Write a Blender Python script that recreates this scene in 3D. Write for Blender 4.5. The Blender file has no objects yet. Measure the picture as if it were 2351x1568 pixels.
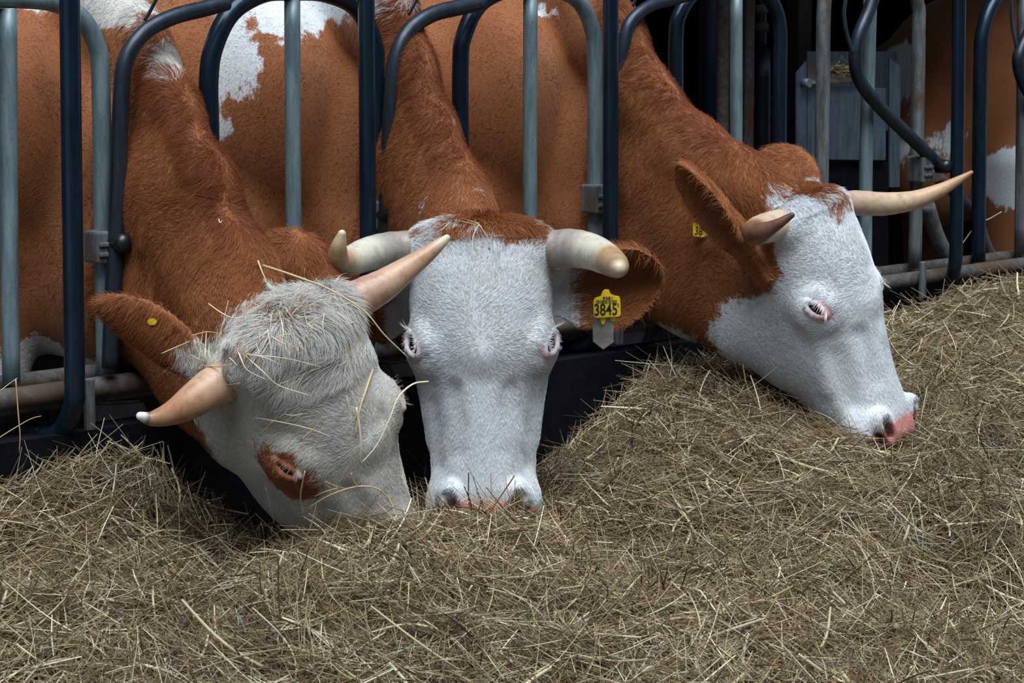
import bpy, bmesh, math, random, time
import numpy as np
from mathutils import Vector, Matrix

# ------------------------------------------------------------------ camera
W, Hh, F = 2351.0, 1568.0, 5000.0
PITCH = math.radians(5.7)
CAM_H = 1.25
HORIZON = 60.0
CY = HORIZON + F * math.tan(PITCH)          # pixel row of the optical axis
scene = bpy.context.scene
col = scene.collection
cam_data = bpy.data.cameras.new("camera")
cam = bpy.data.objects.new("camera", cam_data)
col.objects.link(cam)
cam.location = (0, 0, CAM_H)
cam.rotation_euler = (math.pi / 2 - PITCH, 0, 0)
cam_data.sensor_width = 36.0
cam_data.lens = 36.0 * F / W
cam_data.shift_y = -(Hh / 2 - CY) / W
cam_data.clip_start = 0.05
cam_data.clip_end = 200
cam_data.dof.use_dof = True
cam_data.dof.focus_distance = 4.25
cam_data.dof.aperture_fstop = 16.0
scene.camera = cam

# ------------------------------------------------------------------ light
world = bpy.data.worlds.new("overcast_sky")
scene.world = world
world.use_nodes = True
wn = world.node_tree
wn.nodes["Background"].inputs[0].default_value = (0.60, 0.78, 1.0, 1)
wn.nodes["Background"].inputs[1].default_value = 0.48
sun_data = bpy.data.lights.new("soft_daylight", 'SUN')
sun_data.energy = 4.8
sun_data.angle = math.radians(50)
sun_data.color = (0.91, 0.97, 1.0)
sun = bpy.data.objects.new("soft_daylight", sun_data)
col.objects.link(sun)
sun.rotation_euler = Vector((-0.06, 0.36, -0.93)).to_track_quat('-Z', 'Y').to_euler()
vs = scene.view_settings
vs.view_transform = 'Standard'
vs.look = 'None'
vs.gamma = 1.0
vs.use_curve_mapping = False
vs.exposure = 0.12

# ------------------------------------------------------------------ helpers
rng = np.random.default_rng(7)
random.seed(7)
sP, cP = math.sin(PITCH), math.cos(PITCH)

def ray(px, py):
    x = (px - W / 2) / F
    y = -(py - CY) / F
    return np.array([x, cP + y * sP, -sP + y * cP])

def pt(px, py, Y):
    """world point seen at a photograph pixel, standing at distance Y"""
    r = ray(px, py)
    return np.array([0, 0, CAM_H]) + r * (Y / r[1])

def project(P):
    q = P - np.array([0, 0, CAM_H])
    dep = q[:, 1] * cP - q[:, 2] * sP
    up = q[:, 1] * sP + q[:, 2] * cP
    return W / 2 + F * q[:, 0] / dep, CY - F * up / dep, dep

# the feed barrier runs from near left to far right
ALPHA = math.radians(43.5)
PITCH_N = 0.70
DIR = np.array([math.cos(ALPHA), math.sin(ALPHA), 0.0])     # along the barrier
NB = np.array([-math.sin(ALPHA), math.cos(ALPHA), 0.0])     # into the barn
UP = np.array([0, 0, 1.0])
F0 = np.array([-0.802, 3.95, 0.0])

def fence(n, off=0.0, z=0.0):
    return F0 + DIR * PITCH_N * n + NB * off + UP * z

def fpt(px, py, off=0.0):
    """pixel -> point in the vertical plane parallel to the barrier at offset off"""
    r = ray(px, py)
    o = np.array([0, 0, CAM_H])
    base = F0 + NB * off
    t = np.dot(base - o, NB) / np.dot(r, NB)
    return o + r * t

def tag(o, label=None, cat=None, group=None, kind=None):
    if label: o["label"] = label
    if cat: o["category"] = cat
    if group: o["group"] = group
    if kind: o["kind"] = kind
    return o

def empty(name, loc, label=None, cat=None, group=None):
    o = bpy.data.objects.new(name, None)
    o.location = loc
    o.empty_display_size = 0.1
    col.objects.link(o)
    return tag(o, label, cat, group)

def parent(o, p):
    if p is not None:
        o.parent = p
        o.matrix_parent_inverse = Matrix.Translation(-Vector(p.location)) if p.type == 'EMPTY' else Matrix.Identity(4)
    return o

def mesh_obj(name, verts, faces, mat, par=None, smooth=True):
    me = bpy.data.meshes.new(name)
    me.from_pydata([tuple(map(float, v)) for v in verts], [], [tuple(int(i) for i in f) for f in faces])
    me.update()
    if smooth:
        me.polygons.foreach_set("use_smooth", np.ones(len(me.polygons), dtype=bool))
    o = bpy.data.objects.new(name, me)
    if mat: me.materials.append(mat)
    col.objects.link(o)
    return parent(o, par)

def spline(points, per=8):
    """Catmull-Rom through points (rows may carry extra columns such as radius)"""
    P = np.array(points, float)
    if len(P) == 2:
        t = np.linspace(0, 1, per + 1)[:, None]
        return P[0] * (1 - t) + P[1] * t
    Q = np.vstack([2 * P[0] - P[1], P, 2 * P[-1] - P[-2]])
    out = []
    for i in range(1, len(Q) - 2):
        for s in range(per):
            t = s / per
            out.append(0.5 * ((2 * Q[i]) + (-Q[i - 1] + Q[i + 1]) * t + (2 * Q[i - 1] - 5 * Q[i] + 4 * Q[i + 1] - Q[i + 2]) * t * t
                              + (-Q[i - 1] + 3 * Q[i] - 3 * Q[i + 1] + Q[i + 2]) * t ** 3))
    out.append(P[-1])
    return np.array(out)

def tube_geo(path, rad, seg=16, flat=None, squash=1.0, caps=True):
    P = np.array(path, float)
    n = len(P)
    R = np.full(n, rad) if np.isscalar(rad) else np.array(rad, float)
    T = np.gradient(P, axis=0)
    T /= np.linalg.norm(T, axis=1)[:, None] + 1e-12
    ref = np.array([0.13, 0.21, 0.97]) if abs(T[0][2]) < 0.8 else np.array([0.97, 0.2, 0.1])
    if flat is not None: ref = np.array(flat, float)
    u = ref - T[0] * ref.dot(T[0]); u /= np.linalg.norm(u)
    verts, faces = [], []
    for i in range(n):
        u = u - T[i] * u.dot(T[i]); u /= np.linalg.norm(u)
        v = np.cross(T[i], u)
        for k in range(seg):
            a = 2 * math.pi * k / seg
            verts.append(P[i] + R[i] * (math.cos(a) * u * squash + math.sin(a) * v))
    for i in range(n - 1):
        for k in range(seg):
            k2 = (k + 1) % seg
            faces.append((i * seg + k, i * seg + k2, (i + 1) * seg + k2, (i + 1) * seg + k))
    if caps:
        faces.append(tuple(range(seg - 1, -1, -1)))
        faces.append(tuple((n - 1) * seg + k for k in range(seg)))
    return verts, faces

def tube(name, path, rad, mat, par=None, seg=18, flat=None, squash=1.0):
    v, f = tube_geo(path, rad, seg, flat, squash)
    o = mesh_obj(name, v, f, mat, par)
    for p in o.data.polygons:
        if len(p.vertices) > 4: p.use_smooth = False
    return o

def box_geo(c, ax, half):
    c = np.array(c, float)
    V = []
    for sx in (-1, 1):
        for sy in (-1, 1):
            for sz in (-1, 1):
                V.append(c + ax[0] * half[0] * sx + ax[1] * half[1] * sy + ax[2] * half[2] * sz)
    Fc = [(0, 1, 3, 2), (4, 6, 7, 5), (0, 4, 5, 1), (2, 3, 7, 6), (0, 2, 6, 4), (1, 5, 7, 3)]
    return V, Fc

def box(name, c, ax, half, mat, par=None, bevel=0.0):
    v, f = box_geo(c, ax, half)
    o = mesh_obj(name, v, f, mat, None, smooth=False)
    bm = bmesh.new(); bm.from_mesh(o.data)
    bmesh.ops.recalc_face_normals(bm, faces=bm.faces)
    if bevel > 0:
        bmesh.ops.bevel(bm, geom=list(bm.edges), offset=bevel, segments=2, affect='EDGES', profile=0.6)
    bm.to_mesh(o.data); bm.free()
    return parent(o, par)

def prism(name, poly, nrm, thick, mat, par=None, bevel=0.0):
    """extrude a 3-D planar polygon by thick along nrm"""
    poly = [np.array(p, float) for p in poly]
    n = len(poly); nrm = np.array(nrm, float)
    V = poly + [p + nrm * thick for p in poly]
    Fc = [tuple(range(n - 1, -1, -1)), tuple(range(n, 2 * n))] + [(i, (i + 1) % n, n + (i + 1) % n, n + i) for i in range(n)]
    o = mesh_obj(name, V, Fc, mat, None, smooth=False)
    bm = bmesh.new(); bm.from_mesh(o.data)
    bmesh.ops.recalc_face_normals(bm, faces=bm.faces)
    if bevel > 0:
        bmesh.ops.bevel(bm, geom=list(bm.edges), offset=bevel, segments=2, affect='EDGES')
    bm.to_mesh(o.data); bm.free()
    return parent(o, par)

AX = (DIR, NB, UP)

# ------------------------------------------------------------------ noise in numpy
def _h(ix, iy, iz, s):
    n = (ix * 374761393 + iy * 668265263 + iz * 2147483647 + s * 974711) & 0x7fffffff
    n = ((n ^ (n >> 13)) * 1274126177) & 0x7fffffff
    return ((n ^ (n >> 16)) & 0xffff) / 65535.0

def vnoise(P, freq, seed=0):
    """smooth value noise in -1..1 for rows of P"""
    q = np.asarray(P, float) * freq
    i = np.floor(q).astype(np.int64); f = q - i
    f = f * f * (3 - 2 * f)
    r = 0
    for dx in (0, 1):
        for dy in (0, 1):
            for dz in (0, 1):
                w = (f[:, 0] if dx else 1 - f[:, 0]) * (f[:, 1] if dy else 1 - f[:, 1]) * (f[:, 2] if dz else 1 - f[:, 2])
                r = r + w * _h(i[:, 0] + dx, i[:, 1] + dy, i[:, 2] + dz, seed)
    return r * 2 - 1

# ------------------------------------------------------------------ materials
def mat_new(name):
    m = bpy.data.materials.new(name)
    m.use_nodes = True
    nt = m.node_tree
    return m, nt, nt.nodes["Principled BSDF"]

def N(nt, typ, **kw):
    n = nt.nodes.new(typ)
    for k, v in kw.items():
        if k.startswith("i_"):
            n.inputs[k[2:].replace("_", " ")].default_value = v
        else:
            setattr(n, k, v)
    return n

def ramp(nt, fac, stops, interp='LINEAR'):
    r = nt.nodes.new("ShaderNodeValToRGB")
    r.color_ramp.interpolation = interp
    e = r.color_ramp.elements
    while len(e) < len(stops): e.new(0.5)
    for i, (p, c) in enumerate(stops):
        e[i].position = p
        e[i].color = (*c, 1) if len(c) == 3 else c
    nt.links.new(fac, r.inputs[0])
    return r

def noise_tex(nt, scale, detail=4.0, rough=0.6, vec=None):
    n = nt.nodes.new("ShaderNodeTexNoise")
    n.inputs["Scale"].default_value = scale
    n.inputs["Detail"].default_value = detail
    n.inputs["Roughness"].default_value = rough
    if vec is not None: nt.links.new(vec, n.inputs["Vector"])
    return n

def obj_coord(nt):
    return nt.nodes.new("ShaderNodeTexCoord").outputs["Object"]

def mix(nt, fac, a, b):
    m = nt.nodes.new("ShaderNodeMix"); m.data_type = 'RGBA'
    for sock, val in ((m.inputs[0], fac), (m.inputs[6], a), (m.inputs[7], b)):
        if hasattr(val, "is_output") or isinstance(val, bpy.types.NodeSocket): nt.links.new(val, sock)
        else: sock.default_value = val if not isinstance(val, tuple) or len(val) == 4 else (*val, 1)
    return m.outputs[2]

def bump(nt, bsdf, height, strength=0.3, dist=0.01):
    b = nt.nodes.new("ShaderNodeBump")
    b.inputs["Strength"].default_value = strength
    b.inputs["Distance"].default_value = dist
    nt.links.new(height, b.inputs["Height"])
    nt.links.new(b.outputs[0], bsdf.inputs["Normal"])

def mat_steel(name, base, dark, rust, rust_amt, rough=0.45, metal=0.5, stretch=0.15):
    m, nt, b = mat_new(name)
    oc = obj_coord(nt)
    mp = N(nt, "ShaderNodeMapping"); nt.links.new(oc, mp.inputs[0]); mp.inputs["Scale"].default_value = (1, 1, stretch)
    n1 = noise_tex(nt, 60, 6, 0.65, mp.outputs[0])
    n2 = noise_tex(nt, 9, 6, 0.7, oc)
    n3 = noise_tex(nt, 230, 3, 0.6, oc)
    c1 = ramp(nt, n1.outputs[0], [(0.36, dark), (0.62, base)])
    lo = 0.74 - rust_amt * 0.35
    rm = ramp(nt, n2.outputs[0], [(lo, (0, 0, 0)), (lo + 0.12, (1, 1, 1))])
    sp = ramp(nt, n3.outputs[0], [(0.66, (0, 0, 0)), (0.72, (1, 1, 1))])
    c2 = mix(nt, rm.outputs[0], c1.outputs[0], (*rust, 1))
    c3 = mix(nt, sp.outputs[0], c2, (rust[0] * 0.25, rust[1] * 0.25, rust[2] * 0.25, 1))
    nt.links.new(c3, b.inputs["Base Color"])
    b.inputs["Metallic"].default_value = metal
    rr = ramp(nt, rm.outputs[0], [(0.0, (rough,) * 3), (1.0, (0.85,) * 3)])
    nt.links.new(rr.outputs[0], b.inputs["Roughness"])
    bump(nt, b, n1.outputs[0], 0.12, 0.004)
    return m

M = {}
M['galv'] = mat_steel("galvanised_steel", (0.21, 0.285, 0.31), (0.115, 0.165, 0.19), (0.10, 0.06, 0.04), 0.25, 0.5, 0.35)
M['galv_dirty'] = mat_steel("dirty_galvanised_steel", (0.17, 0.19, 0.20), (0.06, 0.065, 0.07), (0.10, 0.065, 0.045), 0.62, 0.6, 0.25)
M['blue'] = mat_steel("blue_black_steel", (0.011, 0.027, 0.048), (0.007, 0.016, 0.029), (0.03, 0.03, 0.035), 0.06, 0.30, 0.45)
M['bluegrey'] = mat_steel("blue_grey_steel", (0.030, 0.042, 0.062), (0.018, 0.024, 0.034), (0.05, 0.04, 0.035), 0.15, 0.36, 0.45)
M['rusty'] = mat_steel("rusty_steel", (0.10, 0.09, 0.085), (0.04, 0.035, 0.034), (0.070, 0.040, 0.026), 0.8, 0.75, 0.1, 1.0)
M['redbrown'] = mat_steel("oxide_red_steel", (0.045, 0.014, 0.012), (0.015, 0.007, 0.007), (0.03, 0.012, 0.01), 0.4, 0.7, 0.0)

def mat_plain(name, c, rough=0.6, metal=0.0, var=0.25, scale=30, bmp=0.15, dist=0.004):
    m, nt, b = mat_new(name)
    oc = obj_coord(nt)
    n = noise_tex(nt, scale, 6, 0.65, oc)
    r = ramp(nt, n.outputs[0], [(0.3, tuple(x * (1 - var) for x in c)), (0.7, tuple(min(1, x * (1 + var)) for x in c))])
    nt.links.new(r.outputs[0], b.inputs["Base Color"])
    b.inputs["Roughness"].default_value = rough
    b.inputs["Metallic"].default_value = metal
    if bmp: bump(nt, b, n.outputs[0], bmp, dist)
    return m

M['kerb'] = mat_plain("black_kerb_board", (0.0055, 0.006, 0.009), 0.85, 0, 0.5, 25, 0.4)
M['kerb'].node_tree.nodes["Principled BSDF"].inputs["Specular IOR Level"].default_value = 0.08
M['concrete'] = mat_plain("grey_concrete", (0.36, 0.34, 0.35), 0.85, 0, 0.35, 18, 0.4)
M['floor'] = mat_plain("feed_alley_concrete", (0.13, 0.125, 0.12), 0.85, 0, 0.3, 8, 0.4)
M['barn'] = mat_plain("dark_barn_boards", (0.035, 0.026, 0.022), 0.8, 0, 0.5, 5, 0.4)
M['rubber'] = mat_plain("black_rubber", (0.008, 0.010, 0.013), 0.35, 0, 0.3, 60, 0.05)
M['soil'] = mat_plain("stable_floor_dung", (0.035, 0.026, 0.02), 0.9, 0, 0.5, 12, 0.6, 0.02)
# ================================================================== setting
def slab(name, c, ax, half, mat):
    o = box(name, c, ax, half, mat)
    o["kind"] = "structure"
    return o

FC = fence(2.0)                                             # middle of the barrier
slab("floor", FC - NB * 3.0 + UP * -0.05, AX, (9.0, 3.6, 0.05), M['floor'])
slab("floor_stable", FC + NB * 3.75 + UP * 0.0, AX, (9.0, 3.15, 0.08), M['soil'])
slab("ceiling", FC + NB * 3.95 + UP * 2.85, AX, (9.0, 3.15, 0.06), M['barn'])
slab("ceiling_shade_panel", fence(7.0, 3.45, 1.98), AX, (2.95, 3.40, 0.05), M['barn'])  # unseen low slab, added to shade the far cow, trough and posts
slab("wall_light_blocker", FC - NB * 5.3 + UP * 1.7, AX, (9.0, 0.06, 1.75), M['barn'])  # unseen wall behind the camera, added to block low-angle sky light
slab("wall_back", FC + NB * 6.9 + UP * 1.6, AX, (9.0, 0.06, 1.7), M['barn'])
slab("wall_left", FC - DIR * 5.2 + NB * 3.8 + UP * 1.6, AX, (0.06, 3.1, 1.7), M['barn'])
slab("wall_right", FC + DIR * 6.5 + NB * 3.8 + UP * 1.6, AX, (0.06, 3.1, 1.7), M['barn'])
# dark board kerb below the barrier, its top edge read from the photograph
kz = 0.5 * (fpt(1300, 826, 0.02)[2] + fpt(250, 985, 0.02)[2])
slab("trim_1", FC + NB * 0.06 + UP * (kz / 2), AX, (7.5, 0.035, kz / 2), M['kerb'])

# ================================================================== feed barrier
def straight(px0, py0, px1, py1, off, n=6):
    a, b = fpt(px0, py0, off), fpt(px1, py1, off)
    t = np.linspace(0, 1, n)[:, None]
    return a * (1 - t) + b * t

def px_r(wpx, Y):
    return wpx / 2 * Y / F

def pipe_px(name, pts, off, rad, mat, par, per=6, seg=18):
    P = np.array([fpt(x, y, off if np.isscalar(off) else off[i]) for i, (x, y) in enumerate(pts)])
    return tube(name, spline(P, per), rad, mat, par, seg)

ARCH, SWING, RODOFF = 0.085, 0.045, 0.085
rail_a, rail_b = fpt(0, 916, 0.07), fpt(2351, 608, 0.07)
RAIL_Z = 0.5 * (rail_a[2] + rail_b[2])

def clamp(px, py, off, par, s=1.0):
    c = fpt(px, py, off)
    o = box("clamp", c, AX, (0.021 * s, 0.024 * s, 0.030 * s), M['galv_dirty'], par, 0.005)
    for dz in (-0.013, 0.006):
        r = box("clamp_rib", c - NB * 0.025 * s + UP * dz * s, AX, (0.017 * s, 0.004, 0.004), M['galv_dirty'], o, 0.002)
    return o

def bolt(px, py, off, par, s=1.0):
    c = fpt(px, py, off)
    vv, ff = tube_geo([c + NB * 0.02, c - NB * 0.012, c - NB * 0.020, c - NB * 0.024], [0.019 * s, 0.019 * s, 0.016 * s, 0.006 * s], 16)
    return mesh_obj("bolt_cap", vv, ff, M['rubber'], par)

def jpost(pts, n_straight, backs, rad, par, mat=None):
    """front post: straight down, then hooked back under the rail. backs: offset for each pixel"""
    P = np.array([fpt(x, y, b) for (x, y), b in zip(pts, backs)])
    return tube("front_post", spline(P, 8), rad, mat or M['blue'], par, 20)

# ---- bay 0 (left edge of the picture)
b0 = empty("feed_barrier_bay", fence(-0.2), "leftmost steel feed barrier bay with blue post in front of the straw-strewn cow", "barrier", "feed barrier bays")
pipe_px("arch", [(-120, 700), (-120, 160), (-95, 60), (-30, 2), (60, -2), (130, 8), (185, 40), (220, 100), (231, 180), (236, 500), (243, 868)], ARCH, 0.0178, M['galv'], b0)
pipe_px("centre_bar", [(18, 20), (20, 300), (22, 600), (26, 880)], RODOFF, 0.0165, M['galv'], b0, 4)
jpost([(160, -60), (160, 0), (165, 400), (171, 850), (168, 930), (140, 990), (95, 1003), (55, 978)], 3, [0, 0, 0, 0, 0.006, 0.045, 0.085, 0.12], 0.019, b0)
pipe_px("swing_bar", [(520, 6), (470, 20), (400, 38), (335, 72), (292, 130), (279, 210), (272, 400), (266, 560), (258, 700), (252, 845)], SWING, 0.0158, M['bluegrey'], b0)
clamp(229, 566, ARCH - 0.012, b0)
bolt(277, 558, SWING - 0.012, b0)
# ---- bay 1
b1 = empty("feed_barrier_bay", fence(0.8), "steel feed barrier bay between the straw-strewn and front-facing cows", "barrier", "feed barrier bays")
pipe_px("arch", [(482, 700), (481, 330), (479, 190), (490, 110), (530, 30), (600, -14), (670, -20), (745, -16), (815, 15), (852, 80), (866, 170), (867, 400), (868, 770)], ARCH, 0.0195, M['blue'], b1)
pipe_px("centre_bar", [(671, 0), (672, 250), (674, 500), (676, 790)], RODOFF, 0.0163, M['galv'], b1, 4)
jpost([(841, -60), (841, 0), (844, 400), (845, 700), (846, 770), (820, 830), (780, 845), (740, 830)], 3, [0, 0, 0, 0, 0.006, 0.045, 0.085, 0.12], 0.0172, b1)
pipe_px("swing_bar", [(1102, 8), (1050, 18), (990, 34), (940, 70), (910, 130), (899, 220), (891, 400), (886, 484), (880, 620), (876, 760)], SWING, 0.0170, M['bluegrey'], b1)
clamp(868, 492, ARCH - 0.012, b1)
bolt(894, 494, SWING - 0.012, b1)
# ---- bay 2
b2 = empty("feed_barrier_bay", fence(1.8), "steel feed barrier bay between the front-facing and pink-nosed cows", "barrier", "feed barrier bays")
pipe_px("arch", [(1058, 700), (1058, 400), (1057, 150), (1066, 80), (1100, 12), (1160, -22), (1217, -26)], ARCH, 0.0185, M['blue'], b2)
pipe_px("arch", [(1217, -26), (1280, -22), (1330, 5), (1360, 70), (1366, 150), (1366, 400), (1367, 690)], ARCH, 0.0185, M['galv'], b2)
pipe_px("centre_bar", [(1218, -10), (1217, 250), (1217, 510), (1217, 740)], RODOFF, 0.0163, M['galv'], b2, 4)
jpost([(1402, -60), (1402, 0), (1402, 400), (1400, 640), (1396, 710), (1360, 775), (1315, 800), (1262, 800)], 3, [0, 0, 0, 0, 0.006, 0.06, 0.10, 0.15], 0.0178, b2)
pipe_px("swing_bar", [(1590, -14), (1540, 0), (1490, 15), (1448, 50), (1433, 100), (1429, 160), (1424, 300), (1418, 450), (1414, 640)], SWING, 0.0150, M['bluegrey'], b2)
clamp(1367, 456, ARCH - 0.012, b2, 1.1)
bolt(1425, 449, SWING - 0.012, b2)
# ---- bay 3 : arch behind the pink-nosed cow's neck
b3 = empty("feed_barrier_bay", fence(2.6), "arched barrier bay behind the pink-nosed cow's neck", "barrier", "feed barrier bays")
pipe_px("arch", [(1552, 640), (1552, 300), (1552, 90), (1562, 30), (1600, -20), (1680, -45), (1745, -30), (1780, 20), (1791, 80), (1790, 200), (1788, 640)], ARCH, 0.0185, M['blue'], b3)
pipe_px("centre_bar", [(1690, -20), (1690, 250), (1689, 640)], RODOFF, 0.0158, M['galv'], b3, 4)
# ---- bay 4 : opened swing bar
b4 = empty("feed_barrier_bay", fence(3.7), "barrier bay with swing bar leaning open beyond the pink-nosed cow's horn", "barrier", "feed barrier bays")
pipe_px("arch", [(1885, 640), (1886, 430), (1889, 200), (1893, 0), (1915, -60), (2000, -90), (2080, -60), (2107, 10), (2109, 80), (2106, 300), (2100, 615)], ARCH, 0.0185, M['galv_dirty'], b4)
pipe_px("centre_bar", [(1998, 0), (1994, 150), (1988, 380), (1986, 660)], RODOFF, 0.0178, M['galv'], b4, 4)
jpost([(2202, -60), (2202, 0), (2200, 200), (2196, 500), (2192, 610), (2170, 668), (2110, 698), (2020, 688)], 3, [0, 0, 0, 0, 0.006, 0.05, 0.11, 0.19], 0.0185, b4)
pipe_px("swing_bar", [(2010, -20), (1993, 30), (1972, 80), (1964, 130), (1972, 180), (2010, 235), (2090, 315), (2160, 382)], SWING, 0.0175, M['bluegrey'], b4)
clamp(2112, 388, ARCH - 0.02, b4, 1.15)
bolt(2166, 382, SWING - 0.02, b4)
# ---- bay 5 : right edge
b5 = empty("feed_barrier_bay", fence(4.5), "rightmost barrier bay with shiny blue arch leg beside the far cow", "barrier", "feed barrier bays")
pipe_px("arch", [(2246, 600), (2248, 400), (2251, 150), (2257, 70), (2285, 0), (2340, -40), (2420, -40), (2470, 0), (2480, 90), (2478, 600)], ARCH, 0.020, M['blue'], b5)
pipe_px("centre_bar", [(2350, -30), (2346, 300), (2342, 590)], RODOFF, 0.0170, M['galv_dirty'], b5, 4)
pipe_px("swing_bar", [(2420, -60), (2370, 60), (2345, 110), (2338, 150), (2360, 210), (2420, 270)], SWING, 0.0175, M['bluegrey'], b5)
# flat release levers on the swing bars
for bay, pts, w in ((b0, [(332, 47), (345, 25), (362, -8)], 10), (b1, [(938, 34), (950, 12), (962, -10)], 9), (b2, [(1453, 14), (1462, -8)], 8),
                    (b4, [(1960, 122), (1945, 80), (1938, 30), (1946, -20)], 13), (b5, [(2334, 108), (2324, 60), (2322, 0), (2330, -30)], 13)):
    P = spline(np.array([fpt(x, y, SWING - 0.022) for x, y in pts]), 5)
    lv = tube("release_lever", P, px_r(w, P[0][1]), M['bluegrey'], bay, 12, NB, 0.35)

# continuous bottom rails
rail = empty("bottom_rail", fence(2, 0.07, RAIL_Z), "rusty twin bottom rail running under all the barrier bays", "rail")
t0, t1 = -1.6, 6.6
tube("rail_pipe", spline([fence(t0, 0.065, RAIL_Z), fence(2, 0.065, RAIL_Z), fence(t1, 0.065, RAIL_Z)], 30), 0.021, M['rusty'], rail, 18)
tube("rail_pipe", spline([fence(t0, 0.125, RAIL_Z + 0.016), fence(2, 0.125, RAIL_Z + 0.016), fence(t1, 0.125, RAIL_Z + 0.016)], 30), 0.019, M['rusty'], rail, 18)
box("angle_iron", fence(2.5, 0.14, RAIL_Z - 0.055), AX, (2.9, 0.004, 0.028), M['galv_dirty'], rail)
box("angle_iron", fence(2.5, 0.115, RAIL_Z - 0.029), AX, (2.9, 0.028, 0.004), M['galv_dirty'], rail)
for px, py in ((205, 930), (855, 840), (1420, 742), (2118, 643)):
    c = fpt(px, py, 0.035)
    box("strap", c, AX, (0.010, 0.006, 0.050), M['galv_dirty'], rail, 0.003)
# pale concrete footings seen below the rails, one right of each front post
for poly, lab in (([(232, 924), (330, 918), (352, 962), (300, 980), (216, 982)], "pale concrete footing under the rail beside the straw-strewn cow's horn tip"),
                  ([(892, 832), (952, 822), (968, 880), (925, 886), (905, 872)], "pale concrete footing between the straw-strewn and front-facing cows' faces"),
                  ([(1412, 762), (1490, 750), (1470, 806), (1385, 820)], "pale concrete footing behind the front-facing cow's ear tag")):
    P = [fpt(x, y, 0.10) for x, y in poly]
    tag(prism("concrete_footing", P, NB, 0.10, M['concrete'], None, 0.006), lab, "footing", "footings under the rail")
# ================================================================== cows: implicit surfaces -> one skin mesh each
def smin(a, b, k):
    h = np.clip(0.5 + 0.5 * (b - a) / k, 0, 1)
    return b * (1 - h) + a * h - k * h * (1 - h)

class Cap:
    """tapered capsule, optionally flattened along an axis"""
    def __init__(s, a, b, ra, rb, k=0.05, ax=None, f=1.0, sub=False):
        s.a, s.b, s.ra, s.rb, s.k, s.ax, s.f, s.sub = np.array(a, float), np.array(b, float), ra, rb, k, ax, f, sub
        R = max(ra, rb) * max(1, f)
        s.lo = np.minimum(s.a, s.b) - R - k - 0.03
        s.hi = np.maximum(s.a, s.b) + R + k + 0.03
    def d(s, p):
        ba = s.b - s.a
        t = np.clip((p - s.a) @ ba / max(ba @ ba, 1e-9), 0, 1)
        q = p - s.a - t[:, None] * ba
        sc = 1.0
        if s.ax is not None:
            q = q - np.outer((q @ s.ax) * (1 - 1 / s.f), s.ax)
            sc = min(1.0, 0.5 * (1 + s.f))
        return (np.sqrt((q * q).sum(1)) - (s.ra + t * (s.rb - s.ra))) * sc

class Ell:
    def __init__(s, c, axes, r, k=0.05, sub=False):
        s.c, s.A, s.r, s.k, s.sub = np.array(c, float), np.array(axes, float), np.array(r, float), k, sub
        R = np.abs(s.A.T * s.r).sum(1)
        s.lo, s.hi = s.c - R - k - 0.03, s.c + R + k + 0.03
    def d(s, p):
        q = (p - s.c) @ s.A.T
        k0 = np.sqrt(((q / s.r) ** 2).sum(1)); k1 = np.sqrt(((q / s.r ** 2) ** 2).sum(1)) + 1e-9
        return k0 * (k0 - 1) / k1

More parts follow.
